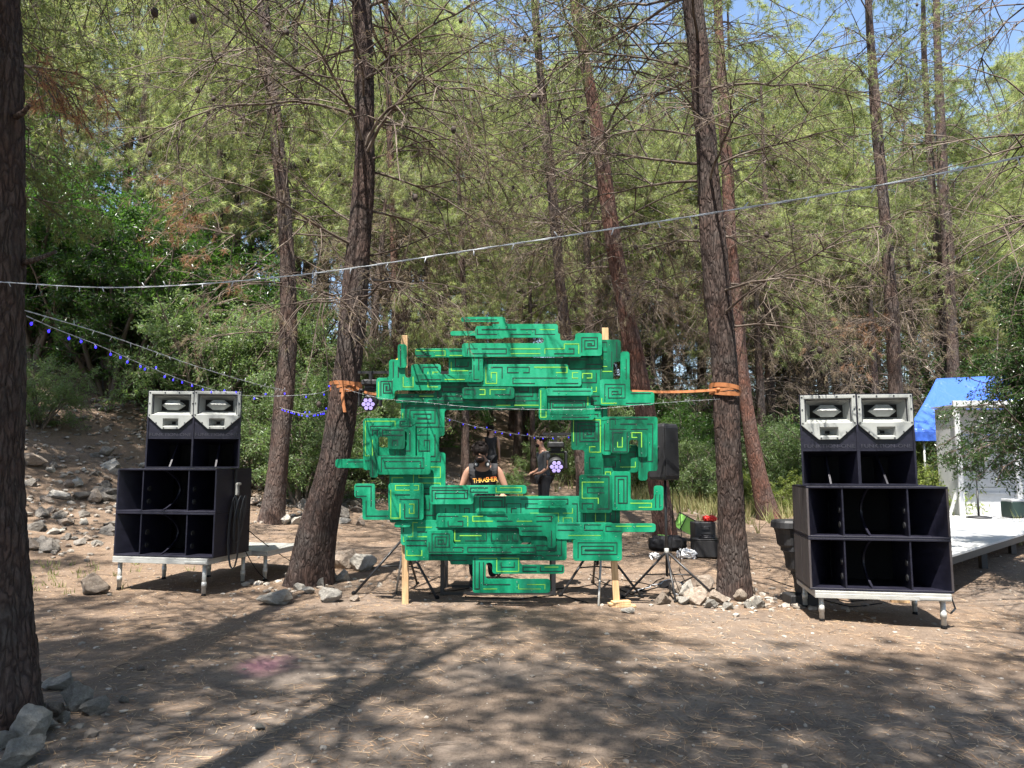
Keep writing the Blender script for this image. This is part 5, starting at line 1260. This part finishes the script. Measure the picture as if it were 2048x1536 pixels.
def pa_speaker():
    D = 9.75; p = W(1330, 960, D); g = tz(p.x, D); r = thing('loudspeaker', 'black loudspeaker turned sideways on a pole right of the artwork', 'speaker', p, R(38))
    zz_ = W(1330, 848, D).z-p.z
    prof = [(-.15, -.12), (.15, -.12), (.12, .16), (.05, .20), (-.08, .20), (-.14, .14)]
    b = MB(); vs = [(x*s, y*s, z) for z, s in ((0, .93), (.04, 1), (zz_-.04, .97), (zz_, .86)) for x, y in prof]; n = 6
    fs = [(i*n+k, i*n+(k+1) % n, (i+1)*n+(k+1) % n, (i+1)*n+k) for i in range(3) for k in range(n)]+[tuple(reversed(range(n))), tuple(range(3*n, 4*n))]
    b.add(vs, fs).build('body', MT['blackplastic'], r, bevel=.012)
    MB().box((0, -.125, zz_/2), (.25, .012, zz_*.86), ch=.004).build('grille', MT['black'], r)
    for s in (-1, 1):
        MB().box((s*.142, .02, zz_*.47), (.012, .11, .19), ch=.004).build('side_panel', MT['black'], r)
        MB().tube([(s*.152, -.03, zz_*.36), (s*.165, -.02, zz_*.38), (s*.165, -.02, zz_*.56), (s*.152, -.03, zz_*.58)], .010, 8).build('handle', MT['screw'], r)
    st = thing('speaker_stand', 'black tripod stand carrying the loudspeaker right of the artwork', 'stand', (p.x, D, g))
    MB().tube([(0, 0, .25), (0, 0, p.z-g)], .0175, 10).build('pole', MT['black'], st); MB().tube([(0, 0, .52), (0, 0, .60)], .03, 10).build('collar', MT['alu'], st)
    for a in (205, 335, 270):
        a = R(a); e = Vector((math.cos(a)*.66, math.sin(a)*.5, 0)); e.z = tz(p.x+e.x, D+e.y)-g
        l_ = MB().tube([(0, 0, .56), e], .015, 8).build('leg', MT['black'], st); MB().tube([e*.5+Vector((0, 0, .28)), (0, 0, .28)], .009, 6).build('strut', MT['black'], l_); MB().sphere(e+Vector((0, 0, .02)), .026, 8, 6).build('foot', MT['rubber_and_shade'], l_)
    world_tube('cable', [p+Vector((.03, .1, .15)), p+Vector((.12, .1, -.1)), p+Vector((.10, .1, -.7)), p+Vector((.05, .05, -1.1)), Vector((p.x+.15, D-.1, g+.02))], .005, MT['rubber_and_shade'], 'black cable hanging down behind the loudspeaker pole', 'cable')
    world_tube('cable', [p+Vector((.06, .12, .1)), p+Vector((.20, .1, -.2)), p+Vector((.22, .1, -.8)), p+Vector((.16, .0, -1.15)), Vector((p.x+.3, D-.1, g+.02))], .005, MT['rubber_and_shade'], 'second black cable hanging right of the loudspeaker pole', 'cable')
pa_speaker()

# bags, cases
def soft_box(w, d, h, seed=1, puff=.1, n=7):
    r_ = random.Random(seed); vs = []; fs = []; b = MB()
    import itertools
    bm = bmesh.new(); bmesh.ops.create_cube(bm, size=1); bmesh.ops.subdivide_edges(bm, edges=bm.edges[:], cuts=n, use_grid_fill=True)
    for v in bm.verts:
        q = v.co*2; s = 1-(max(abs(q.x), .0)**6*max(abs(q.y), 0)**6)*.2-(abs(q.x)**6*abs(q.z)**6)*.25-(abs(q.y)**6*abs(q.z)**6)*.25
        v.co = Vector((q.x*w/2, q.y*d/2, q.z*h/2))*s; v.co += Vector((r_.gauss(0, 1), r_.gauss(0, 1), r_.gauss(0, 1)))*puff*.03
        v.co.z += h/2
    b.add([v.co.copy() for v in bm.verts], [tuple(v.index for v in f.verts) for f in bm.faces], True); bm.free(); return b
p = G(1417, 1112)
c_ = thing('flight_case', 'tall black case standing left of the strapped right pine', 'case', (p.x-.02, p.y+.25, p.z), .1)
MB().box((0, 0, .27), (.36, .26, .54), ch=.015).build('shell', MT['blackplastic'], c_); MB().tube([(-.07, -.135, .45), (-.07, -.155, .46), (.07, -.155, .46), (.07, -.135, .45)], .008, 6).build('handle', MT['screw'], c_)
c_ = thing('equipment_box', 'low black box in front of the tall case, coiled cable on it', 'box', (p.x-.04, p.y-.1, p.z), -.1)
MB().box((0, 0, .14), (.46, .30, .28), ch=.015).build('shell', MT['blackplastic'], c_); MB().box((0, 0, .285), (.47, .31, .012), ch=.003).build('lid', MT['black'], c_)
cc_ = thing('cable_coil', 'dark coil of cable lying on the low black box', 'cable', (p.x-.04, p.y-.1, p.z+.295))
for k in range(5): MB().tube([(math.cos(a/20*6.283)*(.13-.006*k), math.sin(a/20*6.283)*(.085-.004*k), .008+.012*k) for a in range(21)], .007, 6).build('loop', MT['screw'] if k % 2 else MT['rubber_and_shade'], cc_)
b = soft_box(.2, .2, .09, 4, .3).build('cap', MT['red'], None); b.location = (p.x+.10, p.y+.25, p.z+.545); tag(b, 'crumpled bright red cap on top of the tall black case', 'cap')
p = G(1335, 1100)
bg_ = thing('duffel_bag', 'black duffel bag with lime trim lying behind the speaker tripod', 'bag', (p.x, p.y, p.z), .05)
soft_box(.62, .3, .24, 2, .25).build('body', MT['tank'], bg_); MB().box((-.02, -.03, .245), (.3, .05, .012), Matrix.Rotation(.1, 3, 'Y')).build('trim', MT['lime'], bg_)
p = G(1368, 1080)
bg_ = thing('cooler_bag', 'open lime green cool bag with black piping, tipped on its side', 'bag', (p.x, p.y-.05, p.z+.16), .5); bg_.rotation_euler = (.25, .45, .4)
w_, d_, h_ = .36, .24, .27; cs = [(-w_/2, -d_/2), (w_/2, -d_/2), (w_/2, d_/2), (-w_/2, d_/2)]
for i in range(4):
    a, c = cs[i], cs[(i+1) % 4]; b = MB().add([(a[0], a[1], 0), (c[0], c[1], 0), (c[0]*1.1, c[1]*1.1, h_), (a[0]*1.1, a[1]*1.1, h_)], [(0, 1, 2, 3)]); ob = b.build('panel', MT['lime'], bg_); sm = ob.modifiers.new('thick', 'SOLIDIFY'); sm.thickness = .012
    MB().tube([(a[0], a[1], 0), (a[0]*1.1, a[1]*1.1, h_)], .009, 6).build('piping', MT['tank'], bg_); MB().tube([(a[0]*1.1, a[1]*1.1, h_), (c[0]*1.1, c[1]*1.1, h_)], .009, 6).build('piping', MT['tank'], bg_)
MB().box((0, 0, .005), (w_-.02, d_-.02, .01)).build('bottom', MT['tank'], bg_)
p = G(1372, 1116); b = soft_box(.27, .2, .12, 7, .6).build('plastic_bag', MT['bag_white'], None); b.location = p; tag(b, 'crumpled white plastic bag in front of the low black box', 'bag')
p = G(1310, 1118); b = soft_box(.13, .1, .07, 9, .6).build('plastic_bag', MT['bag_white'], None); b.location = p; tag(b, 'small white plastic bag at the tripod stand', 'bag')
# red can
p = G(568, 1197); cn = thing('drink_can', 'red drink can lying against the brown rock', 'can', (p.x, p.y-.03, p.z+.034), .6)
MB().tube([(-.055, 0, 0), (-.05, 0, 0), (.05, 0, 0), (.055, 0, 0)], [.026, .033, .033, .026], 14).build('body', MT['red'], cn); MB().tube([(.055, 0, 0), (.058, 0, 0)], .025, 12).build('top', MT['alu'], cn)
# stacked black plastic crates behind the right stack
for k, (dz, s, w__) in enumerate(((0, .8, .26), (.28, .9, .36), (.56, 1.0, .46))):
    q = W(1572, 1140, 9.35); g = tz(q.x, 9.35)
    cr_ = thing('plastic_bin', ('lowest', 'middle', 'topmost')[k]+' black ribbed plastic tub stacked behind the right bass bins', 'tub', (q.x+.22-.05*k, 9.35, g+dz+.12), .2, 'stacked black tubs')
    b = MB(); n = 20; rings = [(0, .72), (.03, .84), (.16, .90), (.22, .98), (.235, 1.12), (.30, 1.10), (.325, 1.0), (.33, .5)]
    vs = [(math.copysign(abs(math.cos(6.283*i/n))**.6, math.cos(6.283*i/n))*w__*.5*sc_, math.copysign(abs(math.sin(6.283*i/n))**.6, math.sin(6.283*i/n))*w__*.42*sc_, z) for z, sc_ in rings for i in range(n)]
    fs = [(j*n+i, j*n+(i+1) % n, (j+1)*n+(i+1) % n, (j+1)*n+i) for j in range(len(rings)-1) for i in range(n)]+[tuple(reversed(range(n))), tuple(range((len(rings)-1)*n, len(rings)*n))]
    b.add(vs, fs).build('tub', MT['blackplastic'], cr_)
q = W(1572, 1140, 9.35); g = tz(q.x, 9.35); ob = MB().box((0, 0, .06), (.34, .3, .12), ch=.01).build('support_block', MT['blackplastic'], None); ob.location = (q.x+.16, 9.35, g); tag(ob, 'black block under the stacked plastic tubs', 'block')
p = G(1800, 1206); ps = thing('power_strip', 'beige power strip under the right platform', 'power strip', (p.x, p.y, p.z), -.05); MB().box((0, 0, .022), (.22, .06, .044), ch=.006).build('body', MT['lumber'], ps); MB().box((-.05, 0, .058), (.05, .045, .03), ch=.004).build('plug', MT['blackplastic'], ps)

# ------------------------------------------------------------------ people
def skin_mesh(name, nodes, edges, m, parent, sub=2):
    me = bpy.data.meshes.new(name); keys = list(nodes); me.from_pydata([nodes[k][0] for k in keys], [(keys.index(a), keys.index(b_)) for a, b_ in edges], [])
    o = mesh_obj(name, me, m, parent); o.modifiers.new('skin', 'SKIN')
    for i, k in enumerate(keys):
        r_ = nodes[k][1]; sv = me.skin_vertices[0].data[i]; sv.radius = r_ if hasattr(r_, '__len__') else (r_, r_)
        sv.use_root = (i == 0)
    s = o.modifiers.new('sub', 'SUBSURF'); s.levels = sub; s.render_levels = sub
    for p_ in me.polygons: p_.use_smooth = True
    return o
def person(label, loc, rz, skin, top, bottom, arms, head=(0, -.05, 0), sleeves=False, lean=0.0, hair='hair', beard=False, scale=1, shoes='blackplastic', hairpuff=1.0, fringe=0.0):
    r = thing('person', label, 'person', loc, rz); r.scale = (scale,)*3
    hx, hy, hz = head; L = lean
    N = {'pelvis': ((0, 0, .98), (.15, .11)), 'waist': ((0, -.01-L*.2, 1.12), (.135, .10)), 'chest': ((0, -.02-L*.6, 1.32), (.165, .115)), 'upper': ((0, -.02-L, 1.44), (.105, .075)),
         'neck': ((hx*.3, -.03-L*1.1+hy*.3, 1.54), .058), 'jaw': ((hx*.8, -.05-L*1.2+hy*.9, 1.61+hz*.6), (.066, .075)), 'face': ((hx, -.05-L*1.25+hy, 1.69+hz), (.078, .094)), 'crown': ((hx, -.03-L*1.25+hy*.9, 1.765+hz), (.062, .078))}
    E = [('pelvis', 'waist'), ('waist', 'chest'), ('chest', 'upper'), ('upper', 'neck'), ('neck', 'jaw'), ('jaw', 'face'), ('face', 'crown')]
    fx = N['face'][0]; N['nose'] = ((fx[0], fx[1]-.098, fx[2]-.015), .010); E.append(('face', 'nose'))
    for s, nm in ((-1, 'l'), (1, 'r')):
        sh, el, wr, ha = arms[nm]
        N['sh'+nm] = ((s*.172, -.02-L*.9, 1.43), .056); N['ua'+nm] = ((s*.205, -.02-L*.8, 1.38), .055)
        N['el'+nm] = (el, .040); N['wr'+nm] = (wr, .027); N['pa'+nm] = (ha, (.040, .020))
        E += [('upper', 'sh'+nm), ('sh'+nm, 'ua'+nm), ('ua'+nm, 'el'+nm), ('el'+nm, 'wr'+nm), ('wr'+nm, 'pa'+nm)]
        d = (Vector(ha)-Vector(wr)).normalized(); sd = d.cross(Vector((0, 0, 1)))
        if sd.length < .2: sd = Vector((0, 1, 0))
        sd.normalize(); dn = sd.cross(d).normalized()
        N['hip'+nm] = ((s*.095, .0, .90), .095); N['kn'+nm] = ((s*.11, -.02, .50), .058); N['ca'+nm] = ((s*.115, .01, .34), .054); N['an'+nm] = ((s*.12, .03, .09), .036); N['to'+nm] = ((s*.135, -.12, .045), (.042, .03))
        E += [('pelvis', 'hip'+nm), ('hip'+nm, 'kn'+nm), ('kn'+nm, 'ca'+nm), ('ca'+nm, 'an'+nm), ('an'+nm, 'to'+nm)]
        for f in range(4):
            q = Vector(ha)+sd*(f-1.5)*.019+d*.03; q2 = q+d*(.035-.004*abs(f-1.4))-dn*.010*s*0-Vector((0, 0, .008)); q3 = q2+d*.02-Vector((0, 0, .016))
            N['fa%d'%f+nm] = (q, .0095); N['fb%d'%f+nm] = (q2, .0085); N['fc%d'%f+nm] = (q3, .0075); E += [('pa'+nm, 'fa%d'%f+nm), ('fa%d'%f+nm, 'fb%d'%f+nm), ('fb%d'%f+nm, 'fc%d'%f+nm)]
        q = Vector(ha)-sd*s*.035-d*.02; N['th1'+nm] = (q, .011); N['th2'+nm] = (q-sd*s*.02+d*.03, .009); E += [('pa'+nm, 'th1'+nm), ('th1'+nm, 'th2'+nm)]
    skin_mesh('body', N, E, skin, r)
    # shirt
    g_ = .014
    T = {'hem': ((0, 0, .90), (.17, .14)), 'waist': ((0, -.01-L*.15, 1.0), (.175, .14)), 'w2': ((0, -.01-L*.3, 1.14), (.152, .118)), 'chest': (N['chest'][0], (.195, .145)), 'upper': ((0, -.02-L, 1.465), (.150, .112))}
    TE = [('hem', 'waist'), ('waist', 'w2'), ('w2', 'chest'), ('chest', 'upper')]
    for s, nm in ((-1, 'l'), (1, 'r')):
        T['sh'+nm] = ((s*.172, -.02-L*.9, 1.435), .080); TE.append(('upper', 'sh'+nm))
        if sleeves:
            e = Vector(N['ua'+nm][0]).lerp(Vector(N['el'+nm][0]), .55); T['sl'+nm] = (N['ua'+nm][0], .068); T['sm'+nm] = (e, .060); TE += [('sh'+nm, 'sl'+nm), ('sl'+nm, 'sm'+nm)]
    skin_mesh('shirt', T, TE, top, r)
    B = {'pelvis': ((0, 0, .99), (.165, .125))}; BE = []
    for s, nm in ((-1, 'l'), (1, 'r')):
        for k, rad in (('hip', .112), ('kn', .078), ('ca', .072), ('an', .06)): B[k+nm] = (N[k+nm][0], rad)
        BE += [('pelvis', 'hip'+nm), ('hip'+nm, 'kn'+nm), ('kn'+nm, 'ca'+nm), ('ca'+nm, 'an'+nm)]
        skin_mesh('shoe', {'a': ((s*.12, .05, .06), .045), 'b': ((s*.13, -.05, .045), .048), 'c': ((s*.138, -.15, .035), .038)}, [('a', 'b'), ('b', 'c')], MT[shoes], r, 1)
    skin_mesh('trousers', B, BE, bottom, r)
    cr = Vector(N['crown'][0]); fc = Vector(N['face'][0]); b = MB(); q = random.Random(2)
    b.sphere(cr+Vector((0, .022-fringe, -.015-fringe*.4)), .100*hairpuff, 18, 12, (.88, 1.05, .80))
    for k in range(70):
        a = q.uniform(0, 6.28); h = q.uniform(-.25, 1); rr_ = math.sqrt(max(0, 1-h*h)); v = Vector((math.cos(a)*rr_*.085, math.sin(a)*rr_*.10+.022-fringe, h*.078-.01-fringe*.3))
        if v.y < -.06 and v.z < .02: continue
        b.sphere(cr+v*hairpuff, q.uniform(.014, .026), 6, 4)
    b.build('hair', MT[hair], r)
    if beard: MB().sphere(fc+Vector((0, -.045, -.075)), .060, 12, 8, (1, .9, .8)).build('beard', MT['hair'], r)
    for s in (-1, 1):
        MB().sphere(fc+Vector((s*.030, -.088, .012)), .0105, 8, 6).build('eye', MT['hair'], r)
        MB().sphere(fc+Vector((s*.080, .01, -.01)), .026, 8, 6, (.4, .8, 1.2)).build('ear', skin, r)
    MB().sphere(fc+Vector((0, -.088, -.052)), .020, 8, 5, (1.2, .4, .35)).build('mouth', MT['skin_pale'], r)
    return r, N
D = 10.25; px_ = 963; xx = (px_-1024)/FPX*D
dj, NN = person('bearded DJ in a black sleeveless shirt, head bent, headphones round his neck', (xx+.03, D, tz(xx, D)), 0, MT['skin'], MT['tank'], MT['pants'],
    {'l': (None, (-.275, -.06, 1.19), (-.24, -.30, 1.14), (-.23, -.38, 1.12)), 'r': (None, (.285, -.06, 1.18), (.25, -.30, 1.13), (.24, -.38, 1.11))}, head=(-.035, -.11, -.06), lean=.05, beard=True, scale=1.075, hairpuff=1.10, fringe=.05)
M_ = Matrix.Translation((.03, -.222, 1.275)) @ Matrix.Rotation(R(82), 4, 'X') @ Matrix.Rotation(R(5), 4, 'Z')
tx = text_mesh('shirt_print', 'THRASHER', .085, MT['thr'], dj, M_, .001, .85, .82)
hp = thing('headphones', 'white and black headphones resting on the DJ neck', 'headphones', dj.location+Vector((.0, 0, 0)), 0); hp.scale = dj.scale
nk = Vector(NN['neck'][0])
MB().tube([nk+Vector((math.cos(a)*.085, math.sin(a)*.085-.005, -.01+.02*math.sin(a))) for a in [math.pi*(-.25+1.5*k/14) for k in range(15)]], .009, 8).build('headband', MT['white_wire'], hp)
for s in (-1, 1):
    c = nk+Vector((s*.07, -.095, -.045)); e_ = MB().tube([c+Vector((0, .014, 0)), c-Vector((0, .014, 0))], .038, 16).build('ear_cup', MT['blackplastic'], hp); MB().tube([c-Vector((0, .0142, 0)), c-Vector((0, .017, 0))], .017, 14).build('cap', MT['white'], hp)
    
def hang(s, f=0): return (None, (s*.235, .0, 1.16), (s*.245, -.06, .92), (s*.245, -.08, .84))
D = 22; xx = (982-1024)/FPX*D
person('person with their back turned in a black tank top, behind the DJ', (xx, D, tz(xx, D)), R(175), MT['skin_pale'], MT['tank'], MT['pants'], {'l': hang(-1), 'r': hang(1)}, scale=1.0)
D = 16.2; xx = (1088-1024)/FPX*D
person('bearded person in a grey t-shirt and black trousers standing sideways near the lime chair', (xx, D, tz(xx, D)), R(-70), MT['skin'], MT['tee'], MT['pants'], {'l': (None, (-.22, .05, 1.17), (-.16, -.16, 1.05), (-.12, -.22, 1.04)), 'r': (None, (.22, .03, 1.17), (.18, -.16, 1.03), (.14, -.22, 1.02))}, sleeves=True, beard=True)
# camp chair
D = 17.5; p = W(1062, 960, D); g = tz(p.x, D); ch = thing('camping_chair', 'lime green folding camping chair left of the person in grey', 'chair', (p.x, D, g-.12), 1.35); ch.scale = (.85, .85, .85)
ob = MB().add([(-.26, -.22, .42), (.26, -.22, .42), (.26, .22, .36), (-.26, .22, .36)], [(0, 1, 2, 3)]).build('seat', MT['limechair'], ch); ob.modifiers.new('t', 'SOLIDIFY').thickness = .012
ob = MB().add([(-.28, .24, .38), (.28, .24, .38), (.30, .34, .88), (-.30, .34, .88)], [(0, 1, 2, 3)]).build('backrest', MT['limechair'], ch); ob.modifiers.new('t', 'SOLIDIFY').thickness = .012
for s in (-1, 1):
    MB().box((s*.29, 0, .60), (.06, .46, .012)).build('armrest', MT['limechair'], ch)
    for a, c in (((s*.29, -.24, .6), (s*.22, -.28, 0)), ((s*.29, .26, .88), (s*.27, .28, 0)), ((s*.28, -.26, .02), (s*.28, .26, .40)), ((s*.28, .26, .02), (s*.28, -.22, .42))): MB().tube([a, c], .010, 6).build('leg', MT['black'], ch)
for yy in (-.27, .27): MB().tube([(-.26, yy, .02), (.26, yy, .42)], .009, 6).build('crossbar', MT['black'], ch); MB().tube([(.26, yy, .02), (-.26, yy, .42)], .009, 6).build('crossbar', MT['black'], ch)

# ------------------------------------------------------------------ white booth, stage, fan, canopy
def booth():
    zt = .46
    A_ = Vector((5.70, 9.9, 0)); u = Vector((.70, .714, 0)).normalized(); v = Vector((-u.y, u.x, 0))
    st = thing('stage', 'white painted low wooden stage at the right edge', 'stage', (A_.x, A_.y, 0)); 
    for k in range(9):   # broad plywood sheets
        dp = 1.5 if k < 4 else 3.8
        c = u*(.6+1.2*k)+v*dp*.5
        MB().box((c.x, c.y, zt-.018+.0012*(k % 2)), (1.194, dp, .036), Matrix.Rotation(math.atan2(u.y, u.x), 3, 'Z'), .003).build('sheet', MT['white'], st)
    c = u*5.4+v*.05
    MB().box((c.x, c.y, zt-.09), (10.8, .045, .10), Matrix.Rotation(math.atan2(u.y, u.x), 3, 'Z')).build('edge_beam', MT['blackplastic'], st)
    for k in range(6):
        for q in (.2, 1.3):
            c = u*(.4+2*k)+v*q; MB().box((c.x, c.y, (zt-.14)/2-.10), (.09, .09, zt+.10), None).build('leg', MT['blackplastic'], st)
    M_ = Matrix.Translation(u*.9-v*.002+Vector((0, 0, zt-.03)))
    # booth walls
    D = 17.4; xL, xR = W(1916, 900, D).x, W(2120, 900, D).x; zt2 = W(1950, 812, D-.0).z
    bt = thing('booth', 'white wooden booth with open front on the stage, under the leafy tree', 'booth', ((xL+xR)/2, D, zt)); w = xR-xL; H = zt2-zt
    for k in range(4):
        MB().box((0, .9, H*(.125+.25*k)), (w-.1, .02, H*.25-.012), ch=.003).build('wall_panel', MT['white'], bt)
    for z in (.48, 1.05): MB().box((0, .875, z), (w-.1, .03, .05)).build('rail', MT['white'], bt)
    MB().box((-w/2+.03, .45, H/2), (.02, .9, H-.02)).build('side_panel', MT['white'], bt)
    for x, nm in ((-w/2, 'post'), (w/2, 'post'), (W(2032, 900, D).x-(xL+xR)/2, 'post')): MB().box((x, -.02, H/2), (.12, .05, H), ch=.004).build(nm, MT['white'], bt)
    MB().box((0, -.03, H+.05), (w+.15, .06, .14), ch=.004).build('roof_beam', MT['white'], bt)
    MB().box((0, .45, H+.02), (w+.1, .95, .03)).build('roof', MT['white'], bt)
    q0 = W(1916, 1030, D); MB().box((-w/2-.14, .1, .25), (.05, .05, 1.1), Matrix.Rotation(.35, 3, 'Y')).build('prop', MT['white'], bt)
    # fan
    D = 16.7; p = W(1958, 1036, D); f = thing('pedestal_fan', 'black pedestal fan turned sideways on the white stage', 'fan', (p.x, D, zt+.004), R(62))
    MB().tube([(0, 0, 0), (0, 0, .03), (0, 0, .05)], [.25, .24, .10], 24).build('base', MT['blackplastic'], f)
    MB().tube([(0, 0, .04), (0, 0, .62)], .022, 10).build('pole', MT['blackplastic'], f); MB().tube([(0, 0, .60), (0, 0, 1.02)], .014, 10).build('upper_pole', MT['blackplastic'], f)
    MB().tube([(0, .02, 1.10), (0, .10, 1.10), (0, .24, 1.10)], [.08, .09, .06], 16).build('motor', MT['blackplastic'], f)
    cage = MB()
    for k in range(28):
        a = 2*math.pi*k/28; ca, sa = math.cos(a), math.sin(a)
        cage.tube([(ca*.04, -.16, 1.10+sa*.04), (ca*.18, -.15, 1.10+sa*.18), (ca*.26, -.08, 1.10+sa*.26), (ca*.18, 0, 1.10+sa*.18), (ca*.06, .02, 1.10+sa*.06)], .0035, 4)
    for rr_, yy in ((.26, -.08), (.262, -.085), (.18, -.15), (.06, -.16)): cage.tube([(math.cos(a/28*6.2832)*rr_, yy, 1.10+math.sin(a/28*6.2832)*rr_) for a in range(29)], .006, 5)
    cage.build('cage', MT['blackplastic'], f)
    for k in range(4):
        a = k*math.pi/2+.3; q = []
        for rr_, da in ((.04, -.3), (.22, -.45), (.24, .15), (.04, .3)): q.append((math.cos(a+da)*rr_, -.06-.05*da, 1.10+math.sin(a+da)*rr_))
        ob = MB().add(q, [(0, 1, 2, 3)]).build('blade', MT['blackplastic'], f); ob.modifiers.new('t', 'SOLIDIFY').thickness = .006
    # cooler box
    D = 16.9; p = W(2022, 1030, D); c = thing('cool_box', 'dark green box with a pale lid at the back of the stage', 'box', (p.x+.1, D, zt+.004), .1)
    MB().box((0, 0, .18), (.42, .36, .34), ch=.02).build('shell', mat('dark_green_plastic', (.012, .028, .022), .5), c); MB().box((0, 0, .38), (.40, .35, .06), ch=.015).build('lid', MT['white'], c)
    world_tube('cable', [Vector((p.x-.5, D-.3, zt+.01)), Vector((p.x-.1, D-.35, zt+.01)), Vector((p.x+.3, D-.2, zt+.01))], .006, MT['rubber_and_shade'], 'black cable on the white stage beside the fan', 'cable')
    # canopy
    D = 20.5
    cn = thing('canopy', 'blue tarpaulin canopy tent behind the white booth', 'canopy', (W(1930, 860, D).x, D, tz(11, D)))
    O_ = cn.location; fl = [W(1812, 862, D), W(2090, 862, D-.2)]; bk = [W(1830, 850, D+3.4), W(2120, 850, D+3.4)]; top = [W(1873, 757, D+1.6), W(2035, 750, D+1.6)]
    N_ = 16
    def quad(a, b_, c, d, sagv=.06):
        vs = []; 
        for i in range(N_+1):
            for j in range(N_+1):
                s_, t_ = i/N_, j/N_; p_ = (a*(1-s_)+b_*s_)*(1-t_)+(d*(1-s_)+c*s_)*t_; p_ = p_-Vector((0, 0, 1))*sagv*math.sin(math.pi*t_)*(1+.5*math.sin(7*s_)); vs.append(p_-O_)
        fs = [(i*(N_+1)+j, (i+1)*(N_+1)+j, (i+1)*(N_+1)+j+1, i*(N_+1)+j+1) for i in range(N_) for j in range(N_)]
        return MB().add(vs, fs, True)
    for a, b_, c, d in ((fl[0], fl[1], top[1], top[0]), (bk[0], fl[0], top[0], top[0]), (bk[1], bk[0], top[0], top[1]), (fl[1], bk[1], top[1], top[1])):
        ob = quad(a, b_, c, d).build('tarpaulin', MT['tarp'], cn); ob.modifiers.new('t', 'SOLIDIFY').thickness = .006
    dn = Vector((0, 0, -.28))
    for a, b_ in ((fl[0], fl[1]), (bk[0], fl[0])):
        ob = quad(a+dn, b_+dn, b_, a, .0).build('valance', MT['tarp'], cn); ob.modifiers.new('t', 'SOLIDIFY').thickness = .006
    for q in (fl[0]+Vector((.12, .1, 0)), W(1846, 862, D+.1), fl[1], bk[0], bk[1]):
        MB().tube([Vector((q.x, q.y, tz(q.x, q.y)))-O_, q-O_], .03, 8).build('pole', MT['alu'], cn)
booth()

# ------------------------------------------------------------------ tell alike things of one row apart by their order from left to right
_by = {}
for o in list(COL.objects):
    if o.parent is None and ' row' in str(o.get('label', '')): _by.setdefault(o['label'], []).append(o)
for lab, os_ in _by.items():
    n_ = len(os_)
    if n_ < 2 or n_ > 3: continue
    os_.sort(key=lambda o: o.location.x/max(o.location.y, .1))
    for o, w_ in zip(os_, ('left one', 'right one') if n_ == 2 else ('leftmost', 'middle one', 'rightmost')): o['label'] = lab+', '+w_
